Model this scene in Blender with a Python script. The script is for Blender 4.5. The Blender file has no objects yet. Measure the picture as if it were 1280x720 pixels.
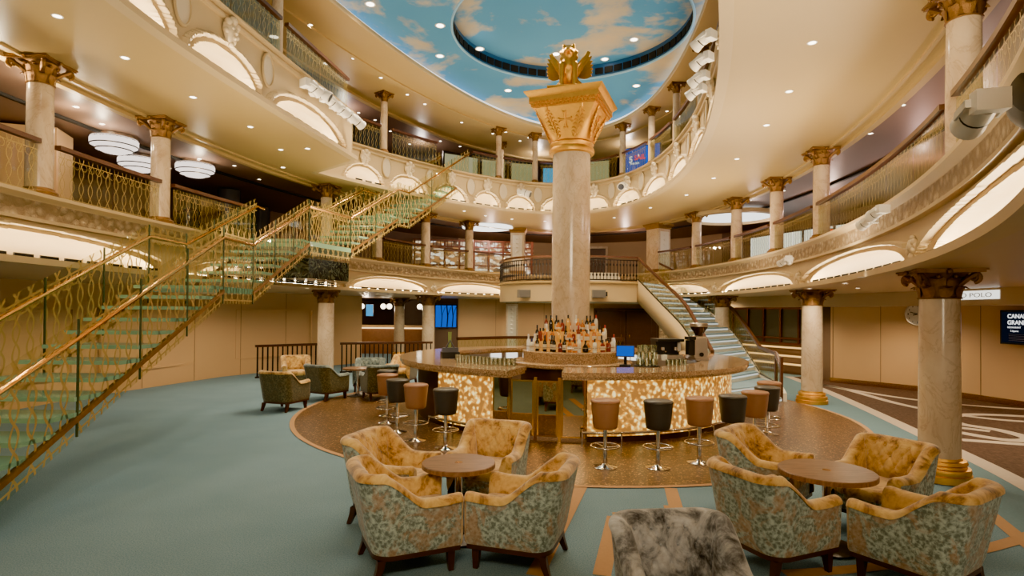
import bpy, bmesh, math, random
from mathutils import Vector, Matrix
random.seed(7)
PI = math.pi
scene = bpy.context.scene
COL = scene.collection

# ------------------------------------------------------------------ mesh builder
class MB:
    def __init__(s):
        s.v = []; s.f = []; s.m = []; s.uv = []
    def add(s, verts, faces, mat=0, uvs=None):
        b = len(s.v); s.v += [tuple(p) for p in verts]
        for k, fc in enumerate(faces):
            s.f.append(tuple(b + i for i in fc)); s.m.append(mat)
            s.uv.append(uvs[k] if uvs else None)
    def box(s, c, d, rz=0, mat=0, rx=0):
        x, y, z = (q / 2 for q in d); V = []
        cr, sr = math.cos(rz), math.sin(rz); cx_, sx_ = math.cos(rx), math.sin(rx)
        for a, b_, c_ in ((-1,-1,-1),(1,-1,-1),(1,1,-1),(-1,1,-1),(-1,-1,1),(1,-1,1),(1,1,1),(-1,1,1)):
            X, Y, Z = a*x, b_*y, c_*z
            Y, Z = Y*cx_ - Z*sx_, Y*sx_ + Z*cx_
            V.append((c[0] + X*cr - Y*sr, c[1] + X*sr + Y*cr, c[2] + Z))
        s.add(V, [(0,3,2,1),(4,5,6,7),(0,1,5,4),(1,2,6,5),(2,3,7,6),(3,0,4,7)], mat)
    def grid(s, rows, mat=0, cu=False, cv=False, uv=None, flip=False):
        n, k = len(rows), len(rows[0]); V = [p for r in rows for p in r]; F = []; U = []
        for i in range(n if cv else n - 1):
            for j in range(k if cu else k - 1):
                i2, j2 = (i + 1) % n, (j + 1) % k
                q = (i*k + j, i*k + j2, i2*k + j2, i2*k + j)
                F.append(q[::-1] if flip else q)
                if uv:
                    u = [uv[i][j], uv[i][j2], uv[i2][j2], uv[i2][j]]
                    U.append(u[::-1] if flip else u)
        s.add(V, F, mat, U if uv else None)
    def lathe(s, prof, n=24, c=(0,0,0), mat=0, cap=True, a0=0, sq=None):
        rows = []
        for r, z in prof:
            row = []
            for i in range(n):
                a = a0 + 2*PI*i/n
                row.append((c[0] + r*math.cos(a), c[1] + r*math.sin(a), c[2] + z))
            rows.append(row)
        s.grid(rows, mat, cu=True)
        if cap:
            b = len(s.v)
            if prof[0][0] > 1e-4: s.add(rows[0], [tuple(range(n))[::-1]], mat)
            if prof[-1][0] > 1e-4: s.add(rows[-1], [tuple(range(n))], mat)
    def tube(s, path, r, n=8, mat=0, closed=False, cap=True):
        P = [Vector(p) for p in path]; k = len(P); rows = []
        R = r if isinstance(r, (list, tuple)) else [r]*k
        up = Vector((0,0,1)); prev = None
        for i in range(k):
            a = P[(i-1) % k] if (closed or i > 0) else P[i]
            b = P[(i+1) % k] if (closed or i < k-1) else P[i]
            t = (b - a)
            t = t.normalized() if t.length > 1e-9 else Vector((0,0,1))
            if prev is None:
                ref = up if abs(t.z) < .9 else Vector((1,0,0))
                x = t.cross(ref).normalized()
            else:
                x = prev - t*prev.dot(t)
                x = x.normalized() if x.length > 1e-6 else t.cross(Vector((1,0,0))).normalized()
            prev = x; y = t.cross(x)
            rows.append([tuple(P[i] + x*(R[i]*math.cos(2*PI*j/n)) + y*(R[i]*math.sin(2*PI*j/n))) for j in range(n)])
        s.grid(rows, mat, cu=True, cv=closed)
        if cap and not closed:
            s.add(rows[0], [tuple(range(n))[::-1]], mat); s.add(rows[-1], [tuple(range(n))], mat)
    def prism(s, poly, z0, z1, mat=0, mtop=None):
        n = len(poly)
        area = sum(poly[i][0]*poly[(i+1)%n][1] - poly[(i+1)%n][0]*poly[i][1] for i in range(n))
        if area < 0: poly = poly[::-1]
        V = [(x, y, z0) for x, y in poly] + [(x, y, z1) for x, y in poly]
        s.add(V, [tuple(range(n))[::-1]], mat); s.add(V, [tuple(range(n, 2*n))], mat if mtop is None else mtop)
        s.add(V, [(i, (i+1) % n, n + (i+1) % n, n + i) for i in range(n)], mat)
    def beam(s, path, w, h, mat=0, closed=False):
        """rectangular section (w wide in plan, h high, centred) swept along a 3D path"""
        k = len(path); rows = []
        for i in range(k):
            a = path[(i-1) % k] if (closed or i > 0) else path[i]
            b = path[(i+1) % k] if (closed or i < k-1) else path[i]
            dx, dy = b[0]-a[0], b[1]-a[1]; L = math.hypot(dx, dy) or 1
            nx, ny = -dy/L*w/2, dx/L*w/2; x, y, z = path[i]
            rows.append([(x+nx,y+ny,z-h/2),(x-nx,y-ny,z-h/2),(x-nx,y-ny,z+h/2),(x+nx,y+ny,z+h/2)])
        s.grid(rows, mat, cu=True, cv=closed)
        if not closed:
            s.add(rows[0], [(3,2,1,0)], mat); s.add(rows[-1], [(0,1,2,3)], mat)
    def ball(s, c, r, n=12, mat=0, sc=(1,1,1)):
        rows = []
        for i in range(n//2 + 1):
            a = -PI/2 + PI*i/(n//2)
            rows.append([(c[0]+sc[0]*r*math.cos(a)*math.cos(2*PI*j/n), c[1]+sc[1]*r*math.cos(a)*math.sin(2*PI*j/n), c[2]+sc[2]*r*math.sin(a)) for j in range(n)])
        s.grid(rows, mat, cu=True)
    def xform(s, M, start=0):
        for i in range(start, len(s.v)): s.v[i] = tuple(M @ Vector(s.v[i]))
    def build(s, name, mats, parent=None, smooth=30, loc=None):
        me = bpy.data.meshes.new(name); me.from_pydata(s.v, [], s.f)
        mats = mats if isinstance(mats, (list, tuple)) else [mats]
        for mt in mats: me.materials.append(mt)
        me.polygons.foreach_set('material_index', s.m)
        if any(u for u in s.uv):
            lay = me.uv_layers.new(name='UVMap'); d = lay.data; k = 0
            for fi, fc in enumerate(s.f):
                for j in range(len(fc)):
                    if s.uv[fi]: d[k].uv = s.uv[fi][j]
                    k += 1
        bm = bmesh.new(); bm.from_mesh(me)
        bmesh.ops.remove_doubles(bm, verts=bm.verts, dist=1e-5)
        bm.to_mesh(me); bm.free()
        if smooth:
            me.polygons.foreach_set('use_smooth', [True]*len(me.polygons))
            me.set_sharp_from_angle(angle=math.radians(smooth))
        me.update()
        o = bpy.data.objects.new(name, me); COL.objects.link(o)
        if parent: o.parent = parent
        if loc: o.location = loc
        return o

def thing(name, label, cat, loc=(0,0,0), rz=0, group=None):
    o = bpy.data.objects.new(name, None); COL.objects.link(o)
    o.empty_display_size = .1; o.location = loc; o.rotation_euler = (0,0,rz)
    o['label'] = label; o['category'] = cat
    if group: o['group'] = group
    return o
def tag(o, label, cat, group=None):
    o['label'] = label; o['category'] = cat
    if group: o['group'] = group
    return o
def struct(o): o['kind'] = 'structure'; return o
def dup(root, loc, rz, label, group=None, swap=None):
    r = root.copy(); COL.objects.link(r); r.location = loc; r.rotation_euler = (0,0,rz); r['label'] = label
    if group: r['group'] = group
    def cp(a, b):
        for ch in a.children:
            c = ch.copy(); COL.objects.link(c); c.parent = b
            if swap and c.type == 'MESH' and any(m and m.name in swap for m in c.data.materials):
                c.data = c.data.copy()
                for i, m in enumerate(c.data.materials):
                    if m and m.name in swap: c.data.materials[i] = swap[m.name]
            cp(ch, c)
    cp(root, r)
    return r
ORD = ['first','second','third','fourth','fifth','sixth','seventh','eighth','ninth','tenth','eleventh','twelfth','thirteenth','fourteenth','fifteenth','sixteenth']

# ------------------------------------------------------------------ materials
class NT:
    def __init__(s, name):
        s.m = bpy.data.materials.new(name); s.m.use_nodes = True
        s.t = s.m.node_tree; s.n = s.t.nodes; s.b = s.n['Principled BSDF']; s.o = s.n['Material Output']
    def L(s, a, b): s.t.links.new(a, b)
    def setin(s, sock, val):
        if hasattr(val, 'is_linked') or isinstance(val, bpy.types.NodeSocket): s.L(val, sock)
        else: sock.default_value = val
    def co(s, kind='Object', scale=None):
        c = s.n.new('ShaderNodeTexCoord').outputs[kind]
        if scale is not None:
            mp = s.n.new('ShaderNodeMapping'); s.L(c, mp.inputs['Vector'])
            mp.inputs['Scale'].default_value = scale if isinstance(scale, tuple) else (scale,)*3
            return mp.outputs[0]
        return c
    def noise(s, scale=5, detail=4, rough=.55, vec=None, dist=0):
        k = s.n.new('ShaderNodeTexNoise'); k.inputs['Scale'].default_value = scale; k.inputs['Detail'].default_value = detail
        k.inputs['Roughness'].default_value = rough; k.inputs['Distortion'].default_value = dist
        s.L(vec if vec is not None else s.co(), k.inputs['Vector']); return k.outputs['Fac']
    def vor(s, scale=5, vec=None, feature='F1', out='Distance', rand=1):
        k = s.n.new('ShaderNodeTexVoronoi'); k.feature = feature; k.inputs['Scale'].default_value = scale
        k.inputs['Randomness'].default_value = rand
        s.L(vec if vec is not None else s.co(), k.inputs['Vector']); return k.outputs[out]
    def ma(s, op, a, b=None, c=None):
        k = s.n.new('ShaderNodeMath'); k.operation = op
        for i, q in enumerate((a, b, c)):
            if q is not None: s.setin(k.inputs[i], q)
        return k.outputs[0]
    def ramp(s, fac, stops, interp='LINEAR'):
        k = s.n.new('ShaderNodeValToRGB'); k.color_ramp.interpolation = interp; e = k.color_ramp.elements
        while len(e) < len(stops): e.new(.5)
        for i, (p, c) in enumerate(stops):
            e[i].position = p; e[i].color = (c, c, c, 1) if isinstance(c, (int, float)) else (*c, 1)
        s.L(fac, k.inputs['Fac']); return k.outputs['Color']
    def mix(s, fac, a, b):
        k = s.n.new('ShaderNodeMix'); k.data_type = 'RGBA'
        s.setin(k.inputs[0], fac)
        for i, q in ((6, a), (7, b)):
            if isinstance(q, tuple): k.inputs[i].default_value = (*q, 1) if len(q) == 3 else q
            else: s.L(q, k.inputs[i])
        return k.outputs[2]
    def bump(s, h, strength=.4, dist=.01):
        k = s.n.new('ShaderNodeBump'); k.inputs['Strength'].default_value = strength; k.inputs['Distance'].default_value = dist
        s.L(h, k.inputs['Height']); s.L(k.outputs[0], s.b.inputs['Normal'])
    def base(s, col=None, rough=.5, metal=0, spec=.5, emit=None, es=0, sheen=0, coat=0, trans=0, alpha=None):
        B = s.b.inputs
        if col is not None: s.setin(B['Base Color'], (*col, 1) if isinstance(col, tuple) else col)
        s.setin(B['Roughness'], rough); B['Metallic'].default_value = metal; B['Specular IOR Level'].default_value = spec
        if emit is not None:
            s.setin(B['Emission Color'], (*emit, 1) if isinstance(emit, tuple) else emit); s.setin(B['Emission Strength'], es)
        B['Sheen Weight'].default_value = sheen; B['Coat Weight'].default_value = coat; B['Transmission Weight'].default_value = trans
        return s.m
def S(c):  # sRGB 0-255 -> linear
    return tuple((v/255/12.92) if v/255 <= .04045 else ((v/255+.055)/1.055)**2.4 for v in c)
def plain(name, rgb, rough=.5, metal=0, var=0, scale=6, bump=0, **k):
    t = NT(name); c = S(rgb)
    if var:
        f = t.noise(scale, 5)
        col = t.mix(f, tuple(v*(1-var) for v in c), tuple(min(1, v*(1+var)) for v in c))
    else: col = c
    if bump: t.bump(t.noise(scale*6, 4), bump, .01)
    return t.base(col, rough, metal, **k)
def emis(name, rgb, strength):
    t = NT(name); return t.base((0,0,0), .5, emit=S(rgb), es=strength, spec=0)

M = {}
M['cream'] = plain('cream_plaster', (198,174,128), .5, var=.05, scale=2)
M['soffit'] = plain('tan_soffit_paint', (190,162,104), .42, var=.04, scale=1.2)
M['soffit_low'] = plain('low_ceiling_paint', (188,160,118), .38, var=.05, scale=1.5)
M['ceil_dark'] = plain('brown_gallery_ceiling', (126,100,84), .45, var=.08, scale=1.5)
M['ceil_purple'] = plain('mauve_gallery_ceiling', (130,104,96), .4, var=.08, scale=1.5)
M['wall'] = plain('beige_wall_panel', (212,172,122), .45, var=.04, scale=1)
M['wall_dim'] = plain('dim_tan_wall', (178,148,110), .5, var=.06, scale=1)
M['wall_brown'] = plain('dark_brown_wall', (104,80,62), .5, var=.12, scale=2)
M['carpet_up'] = plain('gallery_carpet', (92,78,64), .9, var=.2, scale=8)
M['gold'] = plain('gilded_metal', (228,174,70), .42, 1, var=.15, scale=14, bump=.25)
M['bronze'] = plain('antique_gold_leaf', (142,104,54), .45, .75, var=.35, scale=16, bump=.6)
M['brass'] = plain('polished_brass', (206,156,84), .2, 1)
M['goldline'] = plain('pale_gold_trim', (212,176,98), .3, .9)
M['chrome'] = plain('chrome', (215,208,200), .12, 1)
M['steel'] = plain('brushed_steel', (190,180,165), .3, .9, var=.08, scale=9)
M['rail'] = plain('dark_wood_handrail', (84,50,30), .3, var=.25, scale=7)
M['wood'] = plain('dark_walnut', (70,40,24), .35, var=.3, scale=6)
M['white'] = plain('white_enamel', (232,226,214), .35)
M['black'] = plain('black_plastic', (22,21,20), .4)
M['grey'] = plain('grey_grille', (128,122,112), .55)
M['iron'] = plain('dark_iron', (38,30,25), .4, .4)
M['slot'] = plain('black_vent_slot', (14,12,11), .7)
M['leather_b'] = plain('tan_leather', (150,104,72), .42, var=.08, scale=14, bump=.08)
M['leather_d'] = plain('charcoal_leather', (58,54,50), .4, var=.08, scale=14, bump=.08)
M['downlight'] = emis('lamp_lens', (255,240,214), 8)
M['led'] = emis('warm_led_strip', (255,236,200), 64)
M['cove'] = emis('white_cove_led', (250,246,238), 1.3)
M['stone_white'] = plain('white_stair_stone', (222,216,198), .35, var=.05)
M['step_led'] = emis('step_light', (236,246,240), .7)
M['step_carpet'] = plain('pale_blue_stair_carpet', (132,160,176), .9, var=.12, scale=30)
M['red'] = plain('red_wall', (120,52,46), .5, var=.1)
M['orange'] = emis('orange_sign', (240,88,30), 1.3)
M['screenblue'] = emis('blue_screen', (16,92,210), .75)
M['screencyan'] = emis('cyan_screen', (70,180,245), .7)
M['panelwhite'] = emis('backlit_white_panel', (222,226,222), 1.2)
M['text_white'] = emis('white_lettering', (255,255,255), 1.0)
M['text_red'] = emis('red_lettering', (235,60,60), 1.4)
M['signface'] = emis('lit_sign_face', (255,252,240), 1.3)
M['text_grey'] = plain('grey_lettering', (150,146,140), .5)
M['amber_step'] = emis('amber_lit_riser', (240,160,70), .55)
M['crystal'] = emis('lit_crystal', (255,238,226), 1.5)
M['globe'] = emis('globe_lamp', (255,238,205), 5)
M['table_tan'] = plain('tan_carpet_stripe', (176,136,92), .9, var=.12, scale=40)

def marble():
    t = NT('pink_beige_marble'); v = t.co('Object', (1,1,.7))
    f = t.noise(2.2, 8, .6, v, 1.0)
    c = t.ramp(f, [(.25, S((176,148,116))), (.42, S((206,182,150))), (.6, S((218,198,168))), (.8, S((230,214,188)))])
    w = t.noise(2.6, 6, .6, v, 1.6)
    vein = t.ramp(t.ma('ABSOLUTE', t.ma('SUBTRACT', w, .5)), [(0, 1), (.03, 0)])
    col = t.mix(t.ma('MULTIPLY', vein, .3), c, S((150,116,84)))
    return t.base(col, .16, spec=.5)
M['marble'] = marble()
def granite():
    t = NT('brown_granite')
    a = t.vor(70, out='Color'); k = t.n.new('ShaderNodeSeparateColor'); t.L(a, k.inputs[0])
    c = t.ramp(k.outputs[0], [(0, S((84,62,42))), (.3, S((150,118,82))), (.62, S((190,158,116))), (.9, S((222,198,160)))], 'CONSTANT')
    c2 = t.mix(t.noise(4, 4), c, S((176,142,100)))
    return t.base(c2, .1, spec=.6)
M['granite'] = granite()
def onyx():
    t = NT('backlit_onyx'); v = t.co('Object')
    n = t.noise(9, 3, .6, v, 1.5)
    d = t.vor(15, v, 'SMOOTH_F1')
    f = t.ma('ADD', t.ma('MULTIPLY', d, .9), t.ma('MULTIPLY', n, .8))
    c = t.ramp(f, [(.42, S((255,242,186))), (.60, S((255,222,124))), (.72, S((206,138,36))), (.88, S((132,78,16)))])
    return t.base((0.3,.25,.15), .3, emit=c, es=1.2)
M['onyx'] = onyx()
def carpet():
    t = NT('teal_carpet')
    f = t.noise(90, 3, .7); g = t.noise(1.4, 3)
    c = t.ramp(f, [(.3, S((84,112,128))), (.5, S((120,148,164))), (.72, S((158,178,186)))])
    c = t.mix(t.ma('MULTIPLY', g, .6), c, S((92,122,134)))
    t.bump(f, .3, .01); return t.base(c, .95, spec=.1)
M['carpet'] = carpet()
M['carpet_blue'] = plain('blue_border_carpet', (98,128,138), .9, var=.2, scale=40)
M['cream_line'] = plain('cream_stone_line', (206,186,158), .7, var=.1, scale=20)
def terrazzo():
    t = NT('bronze_glitter_terrazzo')
    a = t.vor(60, out='Color'); k = t.n.new('ShaderNodeSeparateColor'); t.L(a, k.inputs[0])
    c = t.ramp(k.outputs[0], [(0, S((50,32,16))), (.35, S((92,62,34))), (.72, S((126,90,50))), (.93, S((226,182,116)))], 'CONSTANT')
    c = t.mix(t.ma('MULTIPLY', t.noise(2, 3), .5), c, S((100,70,40)))
    return t.base(c, .3, spec=.5)
M['terrazzo'] = terrazzo()
def prom():
    t = NT('brown_promenade_carpet'); f = t.noise(26, 4, .7, t.co('Object', (1,.35,1)))
    return t.base(t.ramp(f, [(.3, S((62,44,34))), (.6, S((96,72,56))), (.8, S((120,94,74)))]), .85, spec=.15)
M['prom'] = prom()
M['prom_white'] = plain('pale_carpet_inlay', (196,178,156), .85, var=.12, scale=30)
def carved():
    t = NT('carved_plaster_band'); v = t.co('Object', (1,1,1.2))
    d = t.vor(7.5, v, 'F1'); n = t.noise(16, 4, .6, v, 2.5)
    h = t.ma('ADD', d, t.ma('MULTIPLY', n, .5))
    col = t.ramp(h, [(.25, S((226,206,168))), (.5, S((206,182,140))), (.8, S((172,144,102)))])  # shade of the carving put into the colour, darker in hollows
    t.bump(t.ma('MULTIPLY', h, -1.0), 1.0, .09); return t.base(col, .5)
M['carved'] = carved()
M['relief'] = plain('pale_relief_plaster', (216,196,158), .5, var=.1, scale=8)
def velvet(name, stops, sc=5):
    t = NT(name); f = t.noise(sc, 7, .68, None, .8)
    g = t.noise(26, 3)
    c = t.ramp(t.ma('ADD', t.ma('MULTIPLY', f, .85), t.ma('MULTIPLY', g, .15)), stops)
    t.bump(g, .15, .004); return t.base(c, .62, spec=.3, sheen=.5)
M['velvet_gold'] = velvet('gold_crushed_velvet', [(.36, S((100,66,24))), (.43, S((170,124,54))), (.5, S((204,162,84))), (.66, S((230,198,124)))])
M['velvet_grey'] = velvet('silver_crushed_velvet', [(.36, S((34,36,42))), (.45, S((112,116,122))), (.53, S((172,176,182))), (.68, S((216,222,228)))])
def damask(name, c0, c1, c2):
    t = NT(name); v = t.co()
    w = t.noise(4, 3, .5, v); p = t.noise(4.5, 5, .65, v, 1)
    d = t.vor(34, None, 'SMOOTH_F1'); n = t.noise(32, 7, .72, v, 1.6)
    f = t.ramp(t.ma('ADD', t.ma('MULTIPLY', n, .8), t.ma('MULTIPLY', d, .45)), [(.5, 0), (.72, 1)])
    c = t.mix(f, c0, c1)
    pm = t.ramp(p, [(.48, 0), (.58, 1)])
    c = t.mix(t.ma('MULTIPLY', pm, .65), c, c2)
    t.bump(n, .35, .006); return t.base(c, .5, spec=.35, sheen=.2)
M['damask'] = damask('teal_gold_damask', S((104,116,106)), S((182,198,188)), S((168,126,88)))
M['damask_grey'] = damask('grey_damask', S((84,84,84)), S((170,170,166)), S((120,114,108)))
M['velvet_teal'] = velvet('slate_teal_velvet', [(.36, S((54,66,66))), (.5, S((96,110,106))), (.66, S((146,156,146)))])
M['damask_green'] = damask('olive_damask', S((70,68,46)), S((112,106,74)), S((84,74,46)))
def tablewood():
    t = NT('table_top_walnut'); f = t.noise(5, 5, .6, t.co('Object', (1.2,14,1)), .6)
    return t.base(t.ramp(f, [(.3, S((98,68,46))), (.55, S((138,102,72))), (.75, S((160,124,92)))]), .32, spec=.4)
M['tablewood'] = tablewood()
def sky():
    t = NT('painted_sky'); v = t.co('Object', (.5,.5,.5))
    n = t.noise(1.15, 7, .56, v, .25)
    f = t.ramp(n, [(.49, 0), (.56, .7), (.68, 1)])
    g = t.noise(.6, 2, .5, v)
    blue = t.mix(g, S((52,116,166)), S((92,156,198)))
    tan = t.mix(t.noise(2.4, 3, .5, v), S((176,152,112)), S((206,188,150)))
    c = t.mix(f, blue, tan)
    return t.base(c, .7, emit=c, es=.06, spec=.1)  # faint self-glow added to the panel besides the cove light
M['sky'] = sky()
def glass(name, tint, refl=.09, lattice=0, H=.72, density=1):
    t = NT(name); n = t.n; n.remove(t.b)
    tr = n.new('ShaderNodeBsdfTransparent'); tr.inputs[0].default_value = (*tint, 1)
    gl = n.new('ShaderNodeBsdfGlossy'); gl.inputs['Roughness'].default_value = .03; gl.inputs['Color'].default_value = (.8,.85,.74,1)
    fr = n.new('ShaderNodeFresnel'); fr.inputs[0].default_value = 1.2
    mx = n.new('ShaderNodeMixShader'); t.L(t.ma('MINIMUM', t.ma('ADD', fr.outputs[0], refl), .16 + refl), mx.inputs[0]); t.L(tr.outputs[0], mx.inputs[1]); t.L(gl.outputs[0], mx.inputs[2])
    last = mx.outputs[0]
    if lattice:
        uv = t.co('UV'); sp = n.new('ShaderNodeSeparateXYZ'); t.L(uv, sp.inputs[0]); U, V = sp.outputs[0], sp.outputs[1]
        p, T, w = lattice
        cs = t.ma('MULTIPLY', t.ma('COSINE', t.ma('MULTIPLY', V, 2*PI/T)), .24)
        fs = []
        for sg in (1, -1):
            fr_ = t.ma('FRACT', t.ma('ADD', t.ma('DIVIDE', U, p), t.ma('MULTIPLY', cs, float(sg))))
            fs.append(t.ma('ABSOLUTE', t.ma('SUBTRACT', fr_, .5)))
        mask = t.ma('LESS_THAN', t.ma('MINIMUM', fs[0], fs[1]), w/p)
        for v0 in (.035*H/.72, H*.9):
            ln = t.ma('LESS_THAN', t.ma('ABSOLUTE', t.ma('SUBTRACT', V, v0)), w*.9)
            mask = t.ma('MAXIMUM', mask, ln)
        # little ring chain between the top lines
        fu = t.ma('SUBTRACT', t.ma('FRACT', t.ma('DIVIDE', U, p*.8)), .5)
        du = t.ma('MULTIPLY', fu, p*.8); dv = t.ma('SUBTRACT', V, H*.82)
        rr = t.ma('SQRT', t.ma('ADD', t.ma('MULTIPLY', du, du), t.ma('MULTIPLY', dv, dv)))
        mask = t.ma('MAXIMUM', mask, t.ma('LESS_THAN', t.ma('ABSOLUTE', t.ma('SUBTRACT', rr, p*.3)), w*.8))
        gd = n.new('ShaderNodeBsdfPrincipled'); gd.inputs['Base Color'].default_value = (*S((196,168,92)), 1)
        gd.inputs['Metallic'].default_value = .6; gd.inputs['Roughness'].default_value = .4
        m2 = n.new('ShaderNodeMixShader'); t.L(t.ma('MULTIPLY', mask, density), m2.inputs[0]); t.L(last, m2.inputs[1]); t.L(gd.outputs[0], m2.inputs[2]); last = m2.outputs[0]
    t.L(last, t.o.inputs['Surface']); return t.m
M['glass'] = glass('clear_glass', (.93,.96,.9))
M['glass_lattice'] = glass('gold_lattice_glass', (.86,.88,.76), .015, (.17,.44,.0055), .66, .75)
M['glass_stair'] = glass('gold_lattice_stair_glass', (.9,.92,.8), .015, (.19,.5,.013), 1.2, .9)
M['glass_far'] = glass('gold_lattice_glass_upper', (.74,.78,.62), .03, (.14,.36,.006), .66, .6)
M['glass_tread'] = None
t = NT('green_glass_tread'); M['glass_tread'] = t.base(S((128,160,126)), .1, spec=.6, emit=S((160,200,160)), es=.08)
M['mirror'] = plain('bronze_mirror', (196,168,124), .03, 1)
def mirror_tex():
    t = NT('black_bronze_panel'); v = t.co()
    w = t.noise(2.2, 3, .5, v, 1.5)
    s_ = t.ma('SINE', t.ma('MULTIPLY', w, 60.0))
    return t.base(t.ramp(s_, [(.45, S((30,30,26))), (.6, S((72,76,60)))]), .12, .3)
M['blackpattern'] = mirror_tex()
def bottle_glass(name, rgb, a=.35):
    t = NT(name); return t.base(S(rgb), .08, spec=.7, emit=S(rgb), es=a)  # emission puts a lit-through glow into the bottle colour
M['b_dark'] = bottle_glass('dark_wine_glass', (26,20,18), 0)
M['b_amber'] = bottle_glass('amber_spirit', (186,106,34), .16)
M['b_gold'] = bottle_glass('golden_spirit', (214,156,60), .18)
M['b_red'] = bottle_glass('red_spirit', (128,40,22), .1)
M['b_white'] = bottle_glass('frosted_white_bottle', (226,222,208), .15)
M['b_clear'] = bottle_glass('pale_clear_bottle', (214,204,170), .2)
M['paper'] = plain('paper_label', (226,214,186), .7)
# ------------------------------------------------------------------ plan curves
ZL2, ZF2, ZL3, ZF3, ZL4 = 2.56, 3.5, 5.38, 6.45, 8.2
Q2 = (.059, 11.417, 12.195, 5.865, .227); Q3 = (-2.566, 7.597, 13.116, 5.111, .383); Q4 = (-.662, 8.506, 11.575, 3.786, .271)
def ell(q, n=720, da=0, db=None):
    cx, cy, a, b, th = q; db = da if db is None else db; P = []
    for i in range(n):
        t = 2*PI*i/n; A, B = a + da, b + db
        P.append((cx + B*math.cos(t)*math.cos(th) + A*math.sin(t)*math.sin(th), cy - B*math.cos(t)*math.sin(th) + A*math.sin(t)*math.cos(th)))
    return P
class Curve:
    """closed plan curve, anticlockwise, addressed by arc length"""
    def __init__(s, pts):
        s.S = [0]; pts = list(pts); s.P = pts + [pts[0]]
        for i in range(1, len(s.P)): s.S.append(s.S[-1] + math.dist(s.P[i], s.P[i-1]))
        s.T = s.S[-1]
    def at(s, d, off=0):
        d %= s.T; lo, hi = 0, len(s.S) - 1
        while hi - lo > 1:
            mid = (lo + hi)//2
            if s.S[mid] <= d: lo = mid
            else: hi = mid
        f = (d - s.S[lo])/max(1e-9, s.S[hi] - s.S[lo]); a, b = s.P[lo], s.P[hi]
        x, y = a[0] + (b[0]-a[0])*f, a[1] + (b[1]-a[1])*f
        L = math.dist(a, b) or 1; nx, ny = (b[1]-a[1])/L, -(b[0]-a[0])/L     # outward normal
        return (x + nx*off, y + ny*off), (nx, ny)
    def span(s, d0, d1, off=0, step=.15):
        n = max(2, int(abs(d1-d0)/step) + 1)
        return [s.at(d0 + (d1-d0)*i/(n-1), off)[0] for i in range(n)]
R2 = Curve(ell(Q2, 2000)); e3 = Curve(ell(Q3, 2000)); R4 = Curve(ell(Q4, 2000))
def catmull(P, k=10):
    out = []
    for i in range(len(P)-1):
        p0, p1, p2, p3 = P[max(0,i-1)], P[i], P[i+1], P[min(len(P)-1,i+2)]
        for j in range(k):
            t = j/k
            out.append(tuple(.5*((2*p1[c]) + (-p0[c]+p2[c])*t + (2*p0[c]-5*p1[c]+4*p2[c]-p3[c])*t*t + (-p0[c]+3*p1[c]-3*p2[c]+p3[c])*t**3) for c in range(len(p1))))
    out.append(tuple(P[-1])); return out
main3 = [e3.at(s_)[0] for s_ in [56.6 - e3.T + i*.08 for i in range(int((24.95 + e3.T - 56.6)/.08))]]
near3 = catmull([(-3.66,12.95), (-3.72,12.5), (-4.16,9.75), (-4.43,7.6), (-4.5,6.2), (-4.45,4), (-4.15,2.1), (-3.3,.9), (-1.7,.5), (-.2,1.0), main3[0]], 30)[:-1]
R3 = Curve(main3 + near3)
S3A = 0; S3E = R3.S[len(main3)-1]           # main part
S3N = R3.S[len(main3)]                       # start of near-left part
s3off = 56.6 - e3.T                          # e3 arc length of R3 s=0

def flat(name, loops, z, mat, up=True):
    bm = bmesh.new(); es = []
    for lp in loops:
        vs = [bm.verts.new((x, y, z)) for x, y in lp]
        es += [bm.edges.new((vs[i], vs[(i+1) % len(vs)])) for i in range(len(vs))]
    bmesh.ops.triangle_fill(bm, edges=es, use_beauty=True)
    for f_ in bm.faces:
        if (f_.normal.z > 0) != up: f_.normal_flip()
    me = bpy.data.meshes.new(name); bm.to_mesh(me); bm.free(); me.materials.append(mat)
    o = bpy.data.objects.new(name, me); COL.objects.link(o); return struct(o)
OUT = ell(Q2, 200, 5.6)
flat('ceiling', [R2.span(0, R2.T, 0, .2)[:-1], OUT], ZL2, M['soffit_low'], False)
flat('floor', [R2.span(0, R2.T, 0, .2)[:-1], OUT], ZF2, M['carpet_up'])
mid2 = ell(Q2, 240, .62)
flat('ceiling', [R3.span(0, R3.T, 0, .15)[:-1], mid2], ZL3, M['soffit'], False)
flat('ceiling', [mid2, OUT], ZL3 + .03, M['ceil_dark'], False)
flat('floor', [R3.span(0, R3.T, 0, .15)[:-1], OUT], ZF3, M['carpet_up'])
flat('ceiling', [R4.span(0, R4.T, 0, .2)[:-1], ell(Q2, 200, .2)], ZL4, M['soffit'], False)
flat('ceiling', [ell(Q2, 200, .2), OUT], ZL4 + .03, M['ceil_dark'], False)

# stepped plaster mouldings running round the soffits
def ring_beam(name, pts, z, w, h, mat, n):
    m = MB(); m.beam([(x, y, z) for x, y in pts], w, h, closed=True); return struct(m.build(name, mat))
ring_beam('trim_1', ell(Q2, 240, .55), ZL3 - .03, .12, .06, M['soffit'], 0)
ring_beam('trim_2', ell(Q2, 240, .30), ZL3 - .015, .05, .03, M['soffit'], 0)
ring_beam('trim_3', ell(Q4, 240, 1.1), ZL4 - .02, .1, .04, M['soffit'], 0)
ring_beam('trim_4', ell(Q2, 240, .1), ZL4 - .03, .14, .06, M['soffit'], 0)
ring_beam('trim_5', ell(Q2, 240, 1.9), ZL3 + .0, .07, .05, M['slot'], 0)

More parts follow.
